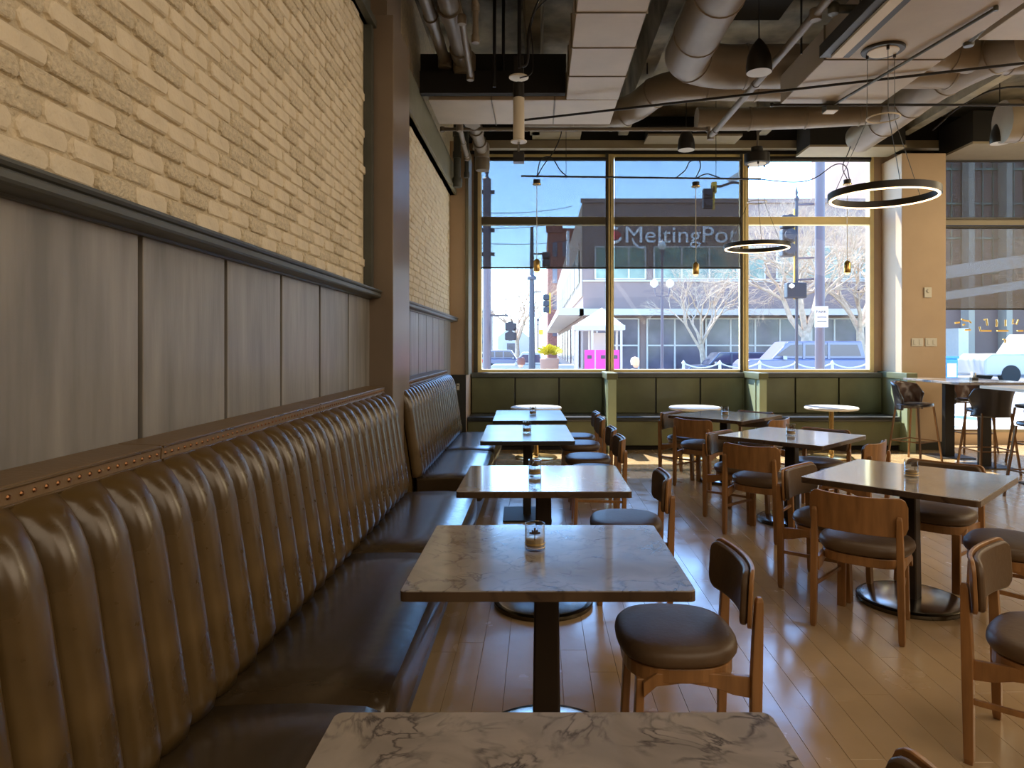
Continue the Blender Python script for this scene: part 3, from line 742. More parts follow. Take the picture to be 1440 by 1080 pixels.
# seated people outside
def skin_mesh(name, vs, es, rs, m, parent=None, sub=1, root=0):
    me = bpy.data.meshes.new(name); me.from_pydata(vs, es, []); me.materials.append(m)
    o = bpy.data.objects.new(name, me); C.objects.link(o)
    if parent: o.parent = parent
    s = o.modifiers.new('skin', 'SKIN'); s.use_smooth_shade = True
    for i, r in enumerate(rs): me.skin_vertices[0].data[i].radius = (r, r) if not isinstance(r, tuple) else r; me.skin_vertices[0].data[i].use_root = (i == root)
    o.modifiers.new('sub', 'SUBSURF').levels = sub
    o.modifiers['sub'].render_levels = sub
    return o
def seated(x, y, hair, shirt, label, rz, chair_label):
    ch = thing('patio_chair', chair_label, 'chair', (x, y, -.02), rz)
    MB().box(-.22, .22, -.22, .22, .42, .45).build('seat', M['pole_dark'], ch)
    MB().box(-.22, .22, -.24, -.21, .45, .82).build('backrest', M['pole_dark'], ch)
    for sx in (-.2, .2):
        for sy in (-.2, .2): MB().box(sx-.015, sx+.015, sy-.015, sy+.015, 0, .42).build('leg', M['pole_dark'], ch)
    p = thing('person', label, 'person', (x, y, -.02), rz)
    V = [(0, -.08, .54), (0, -.08, .72), (0, -.07, .90), (0, -.05, 1.00),                       # pelvis..neck
         (.10, -.02, .55), (.12, .36, .54), (.12, .38, .08), (.12, .48, .05),
         (-.10, -.02, .55), (-.12, .36, .54), (-.12, .38, .08), (-.12, .48, .05),
         (.19, -.06, .91), (.23, .02, .66), (.12, .24, .62), (-.19, -.06, .91), (-.23, .02, .66), (-.12, .24, .62)]
    E = [(0, 1), (1, 2), (2, 3), (0, 4), (4, 5), (5, 6), (6, 7), (0, 8), (8, 9), (9, 10), (10, 11), (2, 12), (12, 13), (13, 14), (2, 15), (15, 16), (16, 17)]
    Rr = [.14, .12, .13, .055, .09, .07, .045, .04, .09, .07, .045, .04, .055, .04, .03, .055, .04, .03]
    skin_mesh('body', V, E, Rr, shirt, p)
    hd = MB().lathe([(.0, -.125), (.045, -.11), (.07, -.06), (.08, 0), (.082, .05), (.065, .10), (.0, .125)], 16, (0, 0, 0))
    hv = [(v[0]*.95, v[1]*1.15+.01, v[2]) for v in hd.v]; hd.v = hv
    hd.add([(-.012, .09, -.01), (.012, .09, -.01), (0, .118, -.03), (0, .088, .03)], [(0, 1, 2), (0, 2, 3), (1, 3, 2)])
    for s in (-1, 1): hd.box(s*.076-.008, s*.076+.008, -.015, .02, -.035, .025)
    h = hd.build('head', M['skin'], p, smooth=True); h.location = (0, -.03, 1.14)
    for s in (-1, 1):
        MB().lathe([(0, -.01), (.01, 0), (0, .01)], 8, (s*.03, .088, .01)).build('eye', M['sig'], h)
    MB().box(-.022, .022, .083, .092, -.062, -.055).build('mouth', M['hair_red'], h)
    hh = MB().lathe([(.088, -.05), (.097, 0), (.10, .05), (.08, .11), (.0, .14)], 16)
    hh.v = [(a*.98, b*1.12-.018, c+(0.05 if b > .04 and c < .04 else 0)) for a, b, c in hh.v]
    hr = hh.build('hair', hair, h, smooth=True)
seated(-.42, 16.2, M['hair_red'], M['shirt'], 'seated person with reddish brown hair outside the left window', R(20), 'patio chair under the person with brown hair')
seated(2.28, 16.0, M['hair_blond'], M['shirt2'], 'seated person with pale blond hair outside the middle window', R(-60), 'patio chair under the person with blond hair')
# gold reversed lettering on the right window glass
gl = thing('window_lettering', 'gold outlined lettering seen in reverse on the window right of the far column', 'sign', (6.55, YW+.045, 1.77))
def gs(pts, r=.014): return MB().tube([(a, 0, b) for a, b in pts], r, 5).build('letter', M['gold'], gl)
gs([(-.12, .09), (-.05, .10)]); gs([(-.02, .15), (.02, .13), (.10, .12), (.13, .09)]); gs([(.03, -.02), (.12, -.015)]); gs([(.0, .06), (.03, .07)])
gs([(.33, .14), (.37, .15), (.38, .05)]); gs([(.26, .03), (.27, -.03), (.44, -.03)])
gs([(.52, .14), (.53, .10), (.52, .03)]); gs([(.53, -.03), (.70, -.03)]); gs([(.66, .14), (.66, .04)])
gs([(.78, .15), (.77, .08), (.83, .07), (.86, .14)]); gs([(.84, -.03), (.93, -.03)])
gs([(.62, -.16), (.66, -.17), (.65, -.22)])
# ================================================================== BANQUETTES
CW = .145
def channel_mesh():
    mb = MB(); nt_, nv = 16, 10; V = []
    def base(t): return (-.950-.105*t-.045*max(0, (t-.74)/.26)**2.0, .475+.70*t)
    for i in range(nt_+1):
        t = i/nt_; x, z = base(t); x2, z2 = base(min(1, t+.02)); x1, z1 = base(max(0, t-.02))
        d = Vector((x2-x1, z2-z1)).normalized(); n = Vector((d.y, -d.x))
        k = 1.0
        if t > .74: k = max(0, 1-((t-.74)/.26)**3)**.5
        if t < .06: k = .6+.4*t/.06
        for q in range(nv+1):
            v = -1+2*q/nv; b = (.002+.050*k*(1-abs(v)**2.2)**.62)
            V.append((x+n.x*b, v*(CW/2-.0008), z+n.y*b))
    F = []
    for i in range(nt_):
        for q in range(nv): a = i*(nv+1)+q; F.append((a, a+1, a+nv+2, a+nv+1))
    n0 = len(V)
    for i in range(nt_+1):
        x, z = base(i/nt_)
        V.append((x-.03, -CW/2+.0008, z)); V.append((x-.03, CW/2-.0008, z))
    for i in range(nt_):
        a = i*(nv+1); F.append((a, a+nv+1, n0+2*i+2, n0+2*i)); b = a+nv; F.append((b, b+nv+1, n0+2*i+3, n0+2*i+1))
        F.append((n0+2*i, n0+2*i+2, n0+2*i+3, n0+2*i+1))
    F.append(tuple(range(0, nv+1))+(n0+1, n0)); m = nt_*(nv+1); F.append(tuple(range(m, m+nv+1))+(n0+2*nt_+1, n0+2*nt_))
    return mb.add(V, F).mesh('channel', M['leather'], 'all')
chm = channel_mesh()
def banquette(y0, secs, label, end=None):
    t = thing('banquette', label, 'banquette', (-1.0, y0, 0)); X0 = 1.0
    y = 0
    for n in secs:
        L_ = n*CW
        prof = [(-.985+X0, .30), (-.99+X0, .47), (-1.065+X0, .98), (-1.14+X0, 1.165), (-1.22+X0, 1.165), (-1.22+X0, .30)]
        bk = MB().prism(prof, 'y', y+.004, y+L_-.004).build('backrest', M['leather'], t)
        for k in range(n):
            inst('channel', chm, bk, (X0, y+(k+.5)*CW, 0))
        ns = MB().prism([(-1.222+X0, 1.168), (-1.104+X0, 1.168), (-1.094+X0, 1.171), (-1.092+X0, 1.205), (-1.098+X0, 1.213), (-1.222+X0, 1.218)], 'y', y+.004, y+L_-.004).build('nail_strip', M['strip'], t, bevel=.002)
        nm = MB()
        q = .02
        while q < L_-.01:
            c = Vector((-1.092+X0, y+q, 1.189)); r = .0062
            for (rr_, dx) in (((r, 0), (r*.75, r*.5)),):
                pass
            V = [c+Vector((0, r*math.cos(a), r*math.sin(a))) for a in [k*PI/3 for k in range(6)]]+[c+Vector((r*.6, r*.6*math.cos(a), r*.6*math.sin(a))) for a in [k*PI/3 for k in range(6)]]
            nm.add(V, [(k, (k+1) % 6, (k+1) % 6+6, k+6) for k in range(6)]+[(6, 7, 8, 9, 10, 11)])
            q += .037
        nm.build('nailheads', M['nail'], ns, kind='stuff')
        MB().tube([(-1.091+X0, y+.006, 1.208), (-1.091+X0, y+L_-.006, 1.208)], .004, 6).build('piping', M['leather'], ns)
        MB().tube([(-1.092+X0, y+.006, 1.170), (-1.092+X0, y+L_-.006, 1.170)], .004, 6).build('piping', M['leather'], ns)
        y += L_
    tot = y
    y = 0
    for n in secs:
        L_ = n*CW; a, b = y+.003, y+L_-.003
        if a < .01 or True:
            pass
        mb = MB(); V = []; F = []
        prof = [(-.96, .29), (-.445, .29), (-.432, .31), (-.43, .38), (-.433, .43), (-.448, .457), (-.49, .472), (-.65, .482), (-.85, .478), (-.96, .470)]
        ny = 14
        for i in range(ny+1):
            s = i/ny; yy = a+(b-a)*s; e = min(s, 1-s)*(b-a); rr_ = .055
            k = math.sqrt(max(0, 1-(1-min(1, e/rr_))**2))
            if i in (1, ny-1): yy = a+.02 if i == 1 else b-.02; e = .02; k = math.sqrt(1-(1-e/rr_)**2)
            for (px, pz) in prof:
                cz = .38; cx = -.68
                zz = cz+(pz-cz)*(.80+.20*k) if pz > cz else pz
                xx = cx+(px-cx)*(.94+.06*k)
                V.append((xx+X0, yy, zz))
        m_ = len(prof)
        for i in range(ny):
            for q in range(m_): F.append((i*m_+q, i*m_+(q+1) % m_, (i+1)*m_+(q+1) % m_, (i+1)*m_+q))
        F.append(tuple(range(m_))); F.append(tuple(ny*m_+q for q in range(m_)))
        mb.add(V, F).build('seat_cushion', M['seat_leather'], t, smooth=True)
        y += L_
    MB().box(-1.22+X0, -.50+X0, .01, tot-.01, .08, .288).build('seat_base', M['bench_dark'], t)
    MB().box(-1.20+X0, -.56+X0, .03, tot-.03, 0, .08).build('toe_kick', M['dark'], t)
    return t
banquette(-.9, [10, 10, 10, 10], 'long brown channel-tufted leather banquette against the near brick wall')
banquette(5.38, [10, 10], 'short brown channel-tufted leather banquette behind the wall column')

# window bench
def bench(x0, x1, label):
    t = thing('window_bench', label, 'bench', (x0, 9.9, 0)); L_ = x1-x0
    MB().box(.004, L_-.004, .09, .68, 0, .07).build('toe_kick', M['dark'], t)
    MB().box(.004, L_-.004, .04, .68, .07, .415).build('seat_box', M['bench'], t, bevel=.004)
    MB().box(.004, L_-.004, 0, .56, .417, .487).build('seat_cushion', M['bench_seat'], t, bevel=.02)
    MB().box(.004, L_-.004, .60, .69, .417, 1.03).build('back_board', M['bench_dark'], t)
    n = 3; st = L_/n
    for k in range(n):
        MB().box(k*st+.012, (k+1)*st-.012, .565, .60, .49, 1.02).build('back_panel', M['bench'], t, bevel=.005)
    MB().box(.004, L_-.004, .545, .70, 1.03, 1.10).build('ledge', M['rail'], t, bevel=.005)
    return t
bench(-1.02, .98, 'dark olive window bench in the left bay below the window')
bench(1.11, 3.13, 'dark olive window bench in the middle bay between the partitions')
bench(3.24, 5.22, 'olive window bench in the right bay beside the far column')
def partition(x0, x1, label):
    t = thing('bench_partition', label, 'partition', ((x0+x1)/2, 9.77, 0), group=None); h = (x1-x0)/2
    MB().box(-h+.012, h-.012, .012, .828, 0, 1.03).build('partition_body', M['partition'], t, bevel=.003)
    for a, b in ((.012, .07), (.20, .26), (.76, .828)):
        MB().box(-h, -h+.012, a, b, 0, 1.03).build('stile', M['partition'], t)
    MB().box(-h, h, 0, .012, 0, 1.03).build('end_board', M['partition'], t)
    MB().box(-h-.018, h+.018, -.018, .828, 1.03, 1.12).build('cap', M['bench'], t, bevel=.004)
partition(.985, 1.105, 'green sunlit bench partition below the mullion beside the pink kiosk')
partition(3.135, 3.235, 'green sunlit bench partition between the middle and right window bays')
partition(5.225, 5.345, 'green bench partition in front of the far column')

# ================================================================== TABLES
def se(th, a, b, e):
    c, s = math.cos(th), math.sin(th)
    return (a*abs(c)**(2/e)*(1 if c >= 0 else -1), b*abs(s)**(2/e)*(1 if s >= 0 else -1))
def rrect(a, b, r, n=4):
    out = []
    for cx, cy, a0 in ((a-r, b-r, 0), (-a+r, b-r, 90), (-a+r, -b+r, 180), (a-r, -b+r, 270)):
        for k in range(n+1):
            an = R(a0+90*k/n); out.append((cx+r*math.cos(an), cy+r*math.sin(an)))
    return out
ZT = .735
def table_parts(t, a, b, top, edge, disc=.285, flat=False, th=.034):
    P = rrect(a, b, .022)
    P2 = rrect(a-.003, b-.003, .020)
    n = len(P); mb = MB()
    mb.add([(x, y, ZT-th) for x, y in P]+[(x, y, ZT-.003) for x, y in P], [tuple(range(n-1, -1, -1))]+[(i, (i+1) % n, (i+1) % n+n, i+n) for i in range(n)])
    mb.cur = 1
    mb.add([(x, y, ZT-.003) for x, y in P]+[(x, y, ZT) for x, y in P2], [tuple(range(n, 2*n))]+[(i, (i+1) % n, (i+1) % n+n, i+n) for i in range(n)])
    mb.build('tabletop', [M[edge], M[top]], t)
    if flat:
        MB().prism(rrect(.035, .035, .006), 'z', .014, ZT-th-.012).build('pedestal', M['black'], t)
        MB().prism(rrect(.21, .26, .02), 'z', 0, .014).build('base_plate', M['black'], t)
    else:
        pr = rrect(.052, .052, .010); pr2 = rrect(.044, .044, .010); n = len(pr)
        mb = MB(); mb.add([(x, y, .03) for x, y in pr]+[(x, y, ZT-th-.012) for x, y in pr2], [tuple(range(n-1, -1, -1)), tuple(range(n, 2*n))]+[(i, (i+1) % n, (i+1) % n+n, i+n) for i in range(n)])
        mb.build('pedestal', M['pole'], t)
        MB().lathe([(disc, 0), (disc+.004, .006), (disc+.004, .024), (disc-.006, .031)], 48).build('base_rim', M['darkrim'], t, smooth=True)
        MB().lathe([(disc-.012, .029), (disc-.03, .034), (.08, .036), (0, .036)], 48).build('base_disc', M['nickel'], t, smooth=True)
    MB().prism(rrect(.15, .15, .01), 'z', ZT-th-.012, ZT-th).build('top_plate', M['black'], t)
def table(x, y, a, b, rz, label, top='marble_grey', edge='marble_edge_shaded', group=None, **k):
    t = thing('dining_table', label, 'table', (x, y, 0), rz, group); table_parts(t, a, b, top, edge, **k); return t
table(.03, 1.045, .455, .40, 0, 'nearest marble-topped table cut off by the bottom of the picture', top='marble')
table(.03, 2.555, .465, .40, 0, 'marble-topped table with a tumbler, second from the front along the banquette')
table(.03, 4.03, .465, .40, 0, 'marble-topped table with a tumbler just before the wall column')
table(-.10, 6.14, .385, .575, R(1.5), 'bluish smooth-topped table with black edge beside the short banquette, the nearer one', top='stone_top', edge='black', flat=True)
table(-.10, 7.68, .385, .575, R(1.5), 'bluish smooth-topped table with black edge at the far end of the banquette row', top='stone_top', edge='black', flat=True)
table(2.18, 4.05, .455, .455, R(45), 'diagonal square marble table at the right, nearest of the three in its row')
table(2.18, 5.93, .455, .455, R(45), 'diagonal square marble table in the middle of the right-hand row')
table(2.08, 7.68, .455, .455, R(45), 'diagonal square marble table at the back of the right-hand row')
# ---- round tables at the window bench
def round_table(x, label):
    t = thing('round_table', label, 'table', (x, 9.3, 0), 0, 'round white tables at the window bench')
    MB().lathe([(0, .65), (.33, .65), (.345, .66), (.345, .677), (.335, .685), (0, .685)], 40).build('tabletop', M['white_top'], t, smooth=True)
    MB().lathe([(.035, .03), (.033, .65)], 20).build('pedestal', M['brass'], t, smooth=True)
    MB().lathe([(.28, 0), (.285, .008), (.27, .02), (.05, .034), (.04, .05), (0, .05)], 40).build('base_disc', M['brass'], t, smooth=True)
round_table(-.03, 'round white table behind the last bluish table, in the left window bay')
round_table(2.11, 'round white table at the middle window bench')
round_table(3.95, 'round white table on a brass foot at the right window bench')

# ---- tumblers
def tumbler(x, y, z, label, s=1.0):
    t = thing('tumbler', label, 'glass', (x, y, z), 0, 'tumblers on the tables')
    r = .038*s; h = .098*s
    MB().lathe([(r-.002, 0), (r, .004), (r, h), (r-.003, h), (r-.003, .014), (0, .014), (0, .001), (r-.004, .001)], 28).build('glass_body', M['tumbler'], t, smooth=True)
    MB().lathe([(0, .0145), (r-.004, .0145), (r-.004, .040*s), (r-.010, .043*s), (0, .042*s)], 24).build('candle', M['wax'], t, smooth=True)
    # printed tree mark + gold band on the front of the glass, as a curved relief
    def cp(a, zz): return ((r+.0006)*math.sin(a), -(r+.0006)*math.cos(a), zz)
    mk = MB()
    def patch(poly):
        n = len(poly); mk.add([cp(a, zz) for a, zz in poly]+[tuple(c*1.015 if i < 2 else c for i, c in enumerate(cp(a, zz))) for a, zz in poly],
                              [tuple(range(n)), tuple(range(2*n-1, n-1, -1))]+[(i, (i+1) % n, (i+1) % n+n, i+n) for i in range(n)])
    patch([(-.05, .045*s), (.05, .045*s), (.035, .066*s), (-.035, .066*s)])
    for k in range(5):
        a0 = -.42+k*.21; patch([(a0-.12, .066*s), (a0+.12, .066*s), (a0+.08, (.075+.008*(2-abs(k-2)))*s), (a0-.08, (.075+.008*(2-abs(k-2)))*s)])
    mk.build('printed_tree', M['print'], t)
    gb = MB(); gb.tube([((r+.0008)*math.cos(a), (r+.0008)*math.sin(a), .026*s) for a in [k*PI/16 for k in range(32)]], .0012, 5, closed=True)
    gb.tube([((r+.0008)*math.cos(a), (r+.0008)*math.sin(a), .012*s) for a in [k*PI/16 for k in range(32)]], .0012, 5, closed=True)
    gb.build('gold_band', M['gold'], t)
tumbler(-.013, 2.60, ZT, 'clear printed tumbler on the second marble table from the front')
tumbler(-.02, 4.06, ZT, 'clear printed tumbler on the marble table before the wall column')
tumbler(-.10, 6.10, ZT, 'tumbler on the nearer bluish table by the short banquette')
tumbler(-.06, 7.72, ZT, 'tumbler on the farthest bluish table')
tumbler(2.19, 4.05, ZT, 'tumbler on the nearest diagonal marble table at the right')
tumbler(2.17, 5.93, ZT, 'tumbler on the middle diagonal marble table')
tumbler(2.08, 7.68, ZT, 'tumbler on the back diagonal marble table')

# ================================================================== CHAIRS
def make_chair():
    t = thing('dining_chair', 'x', 'chair', (0, 0, 0))
    n = 36; mb = MB(); rings = [(.86, .402), (.955, .410), (1.0, .425), (1.005, .438), (.99, .453), (.94, .466), (.82, .474), (.5, .479)]
    V = []; F = []
    for sc_, z in rings:
        for k in range(n):
            x, y = se(2*PI*k/n, .235*sc_, .215*sc_, 2.7)
            x *= 1-.05*(y/-.215 if y < 0 else 0)
            V.append((x, y, z))
    m_ = len(rings)
    for i in range(m_-1):
        for k in range(n): F.append((i*n+k, i*n+(k+1) % n, (i+1)*n+(k+1) % n, (i+1)*n+k))
    F.append(tuple(range(n-1, -1, -1))); V.append((0, 0, .480)); c = len(V)-1
    for k in range(n): F.append(((m_-1)*n+k, (m_-1)*n+(k+1) % n, c))
    mb.add(V, F).build('seat', M['chair_leather'], t, smooth=True)
    mb = MB(); P = [se(2*PI*k/n, .212, .195, 2.9) for k in range(n)]
    mb.prism(P, 'z', .352, .402); mb.build('seat_frame', M['chair_wood'], t, bevel=.004)
    for s in (-1, 1):
        # front leg: board, slightly splayed
        mb = MB(); mb.bar((s*.165, .165, 0), (s*.160, .150, .356), .030, .046, ref=(1, 0, 0)); mb.build('leg', M['chair_wood'], t, bevel=.004)
        # rear leg: square post outside the seat, tapered foot, thinner rounded top
        mb = MB(); pts = [(0, .011, .013), (.02, .015, .016), (.35, .017, .019), (.50, .016, .017), (.63, .013, .013), (.645, .009, .008)]
        V = []; F = []
        for z, hx, hy in pts:
            yy = -.232-.018*(z/.65)**2; xx = s*(.214-.010*(z/.65))
            V += [(xx-hx, yy-hy, z), (xx+hx, yy-hy, z), (xx+hx, yy+hy, z), (xx-hx, yy+hy, z)]
        for i in range(len(pts)-1):
            for k in range(4): F.append((i*4+k, i*4+(k+1) % 4, i*4+4+(k+1) % 4, i*4+4+k))
        F += [(3, 2, 1, 0), tuple(len(V)-4+k for k in range(4))]
        mb.add(V, F).build('leg', M['chair_wood'], t, bevel=.003)
        # side rail, rising to the seat and arched below
        poly = [(-.222, .300), (-.222, .372), (-.10, .385), (.10, .385), (.145, .352), (.145, .300), (.10, .340), (0, .352), (-.10, .335), (-.16, .312)]
        a, b = (s*.196-.010, s*.196+.010)
        mb = MB(); mb.prism(poly, 'x', min(a, b), max(a, b)); mb.build('side_rail', M['chair_wood'], t, bevel=.003)
        mb = MB(); mb.bar((s*.208, -.228, .225), (s*.165, .15, .225), .014, .020, ref=(0, 0, 1)); mb.build('stretcher', M['chair_wood'], t, bevel=.002)
    # curved back panel + pad
    def backshell(w, h, z0, off0, off1, r, bow=.052):
        nc = 22; nr = 5; V = []; F = []
        def pos(u, z, off):      # u along arc, off = outward (-y) offset
            k = 2*bow/(w/2)**2; th = u*k
            x = math.sin(th)/k; y = -.205-(1/k)*(math.cos(th))*1.0+(1/k)*math.cos(0)*0
            y = -.205-bow+ (1-math.cos(th))/k
            nx, ny = math.sin(th), -math.cos(th)
            lean = -.05*(z-.53)
            return (x+nx*off, y+ny*off+lean, z)
        us = []
        for i in range(nc+1):
            s = -1+2*i/nc; us.append(w/2*math.sin(s*PI/2)**1 if False else w/2*(1.25*s-.25*s**3)/1.0)
        for off in (off0, off1):
            for u in us:
                d = max(0, abs(u)-(w/2-r)); hh = h/2-r+math.sqrt(max(0, r*r-d*d))
                dip = .012*(1-(2*u/w)**2)
                for q in range(nr+1):
                    v = -1+2*q/nr; V.append(pos(u, z0+h/2+v*hh-(dip if v > 0 else 0)*v, off))
        m_ = (nc+1)*(nr+1)
        for i in range(nc):
            for q in range(nr):
                a = i*(nr+1)+q; F.append((a, a+1, a+nr+2, a+nr+1)); F.append((a+m_, a+nr+1+m_, a+nr+2+m_, a+1+m_))
            a = i*(nr+1); F.append((a, a+nr+1, a+nr+1+m_, a+m_)); b = a+nr; F.append((b, b+m_, b+nr+1+m_, b+nr+1))
        F.append(tuple(range(nr+1))+tuple(m_+q for q in range(nr, -1, -1)))
        a = nc*(nr+1); F.append(tuple(a+q for q in range(nr+1))+tuple(a+m_+q for q in range(nr, -1, -1)))
        return MB().add(V, F)
    backshell(.49, .205, .535, -.010, .004, .05).build('back_panel', M['chair_wood'], t, smooth=True, bevel=.003)
    backshell(.475, .190, .542, -.034, -.0105, .05).build('back_pad', M['chair_leather'], t, smooth=True, bevel=.008)
    return t
ch0 = make_chair()
used = [False]
def chair(x, y, rz, label, group='walnut dining chairs'):
    if not used[0]:
        used[0] = True; ch0.location = (x, y, 0); ch0.rotation_euler = (0, 0, rz); ch0['label'] = label; ch0['group'] = group; return ch0
    return dup(ch0, (x, y, 0), rz, label, group)
def chair_mid(mx, my, deg, label):           # by the midpoint of its rear legs and facing angle from +x
    f = Vector((math.cos(R(deg)), math.sin(R(deg))))
    chair(mx+.232*f.x, my+.232*f.y, R(deg-90), label)
chair_mid(.735, 2.555, 180, 'walnut chair with padded back right of the second marble table')
chair_mid(.71, 1.11, 180, 'walnut chair at the nearest table, only the top of its back showing at the bottom')
chair_mid(.76, 4.16, 178, 'walnut chair right of the marble table before the wall column')
chair_mid(.70, 5.86, 180, 'walnut chair at the nearer bluish table, closest of the four in line')
chair_mid(.70, 6.50, 180, 'walnut chair at the nearer bluish table, second of the four in line')
chair_mid(.68, 7.40, 180, 'walnut chair at the farthest bluish table, third of the four in line')
chair_mid(.68, 8.02, 180, 'walnut chair at the farthest bluish table, last of the four in line')
chair_mid(1.65, 3.58, 53, 'walnut chair with its back to us at the nearest diagonal table')
chair_mid(1.66, 4.44, -45, 'walnut chair at the left corner side of the nearest diagonal table')
chair_mid(2.70, 4.58, -135, 'walnut chair behind the nearest diagonal table, only its top rail showing')
chair_mid(2.70, 3.53, 135, 'walnut chair at the right side of the nearest diagonal table, its back cut off')
chair_mid(1.645, 5.365, 47, 'walnut chair with its back to us at the middle diagonal table')
chair_mid(1.62, 6.22, -45, 'walnut chair at the left of the middle diagonal table')
chair_mid(2.68, 6.43, -135, 'walnut chair behind the middle diagonal table')
chair_mid(2.72, 5.53, 135, 'walnut chair at the right of the middle diagonal table, in front of the stools')
chair_mid(1.62, 7.28, 45, 'walnut chair with its back to us at the back diagonal table')
chair_mid(1.56, 8.12, -45, 'walnut chair at the left of the back diagonal table, beside the bench')
chair_mid(2.57, 8.15, -135, 'walnut chair behind the back diagonal table, near the partition')
chair_mid(2.56, 7.28, 135, 'walnut chair at the right of the back diagonal table')
chair_mid(1.70, 2.63, -45, 'walnut chair cut off by the right edge, its padded back curving toward us')

# ================================================================== BAR TABLES AND STOOLS
def bar_table(x0, x1, y0, y1, z, posts, top, label, th=.03):
    t = thing('bar_table', label, 'table', ((x0+x1)/2, (y0+y1)/2, 0)); a, b = (x1-x0)/2, (y1-y0)/2
    mb = MB().prism(rrect(a, b, .02), 'z', z-th, z); mb.build('tabletop', M[top], t, bevel=.003)
    for k, py in enumerate(posts):
        MB().box(-.065, .065, py-.04, py+.04, .012, z-th-.01).build('post', M['black'], t, bevel=.004)
        MB().prism(rrect(.25, .22, .02), 'z', 0, .012) .build('base_plate', M['black'], t).location = (0, py, 0)
    return t
bar_table(5.10, 6.05, 8.35, 9.65, 1.06, (-.38, .38), 'marble_grey', 'tall bar-height table with two black posts beside the far column')
bar_table(4.95, 6.1, 7.0, 7.75, 1.06, (0,), 'fixture', 'tall light-topped table cut off by the right edge')
t = thing('condiment_holder', 'small dark holder with a paper card on the tall bar table', 'holder', (5.62, 8.9, 1.06), group=None)
MB().box(-.04, .04, -.03, .03, 0, .04).build('tray', M['black'], t, bevel=.004)
MB().box(-.03, -.022, -.02, .02, .04, .11).build('card', M['white_top'], t)
MB().lathe([(.014, .04), (.014, .09), (.008, .10), (.0, .10)], 12, (.015, 0, 0)).build('shaker', M['nickel'], t, smooth=True)
def stool_proto():
    t = thing('bar_stool', 'x', 'stool', (0, 0, 0)); n = 28
    mb = MB(); V = []; F = []; rings = [(.8, .715), (.97, .72), (1, .74), (.97, .758), (.8, .765)]
    for s_, z in rings:
        for k in range(n):
            x, y = se(2*PI*k/n, .22*s_, .205*s_, 2.6); V.append((x, y, z))
    for i in range(len(rings)-1):
        for k in range(n): F.append((i*n+k, i*n+(k+1) % n, (i+1)*n+(k+1) % n, (i+1)*n+k))
    F += [tuple(range(n-1, -1, -1)), tuple((len(rings)-1)*n+k for k in range(n))]
    mb.add(V, F).build('seat', M['stool'], t, smooth=True)
    nu, nv = 28, 14; V = []; F = []
    for lay in (0, 1):
        for i in range(nu+1):
            s = -1+2*i/nu; th = s*R(84)
            top = .37-.06*abs(s)**2-.10*max(0, abs(s)-.8)/.2; 
            for q in range(nv+1):
                v = q/nv; z = .67+top*v
                waist = 1-.14*math.sin(PI*min(1, v*1.1))*abs(s)**.5
                rx = (.225+.03*v)*waist; ry = .215+.06*v
                quilt = .012*abs(math.sin((s*6+v*4)*PI/2))*abs(math.sin((s*6-v*4)*PI/2)) if lay == 0 else 0
                off = -.012-quilt if lay == 0 else .012
                V.append((math.sin(th)*(rx+off), -math.cos(th)*(ry+off), z))
    m_ = (nu+1)*(nv+1)
    for i in range(nu):
        for q in range(nv):
            a = i*(nv+1)+q; F.append((a, a+1, a+nv+2, a+nv+1)); F.append((a+m_, a+nv+1+m_, a+nv+2+m_, a+1+m_))
        a = i*(nv+1); F.append((a, a+nv+1, a+nv+1+m_, a+m_)); b = a+nv; F.append((b, b+m_, b+nv+1+m_, b+nv+1))
    F.append(tuple(range(nv+1))+tuple(m_+q for q in range(nv, -1, -1)))
    a = nu*(nv+1); F.append(tuple(a+q for q in range(nv+1))+tuple(a+m_+q for q in range(nv, -1, -1)))
    mb = MB().add(V, F)
    for i_, f_ in enumerate(mb.f):
        if max(f_) < m_: mb.mi[i_] = 1
    mb.build('back_shell', [M['stool'], M['quilt']], t, smooth='all')
    for sx in (-1, 1):
        for sy in (-1, 1):
            MB().bar((sx*.235, sy*.225, 0), (sx*.17, sy*.15, .715), .020, .020).build('leg', M['bronze'], t)
    def at(z): k = 1-z/.715; return .17+.065*k, .15+.075*k
    ax, ay = at(.27)
    for p, q in (((-ax, -ay), (ax, -ay)), ((ax, -ay), (ax, ay)), ((ax, ay), (-ax, ay)), ((-ax, ay), (-ax, -ay))):
        MB().bar((*p, .27), (*q, .27), .014, .014).build('footrest', M['bronze'], t)
    return t
M['stool'] = mat('stool_vinyl', (.022, .020, .022), .32, coat=.2)
M['quilt'] = mat('quilted_vinyl', (.07, .035, .024), .35, coat=.3)
M['bronze'] = mat('bronze_tube', (.22, .13, .07), .3, .9)
st0 = stool_proto(); st0.location = (4.92, 9.02, 0); st0.rotation_euler = (0, 0, R(-150))
st0['label'] = 'black quilted bar stool left of the tall table before the far column'; st0['group'] = 'black bar stools'
dup(st0, (5.36, 8.22, 0), R(0), 'black bar stool, smooth back to us, at the near end of the tall table', 'black bar stools')
dup(st0, (6.22, 9.90, 0), R(178), 'bar stool partly hidden behind the tall table beside the right window', 'black bar stools')
dup(st0, (6.28, 8.7, 0), R(90), 'bar stool at the hidden right side of the tall bar table', 'black bar stools')
dup(st0, (4.93, 6.72, 0), R(10), 'bar stool at the light-topped table, cut off by the right edge', 'black bar stools')

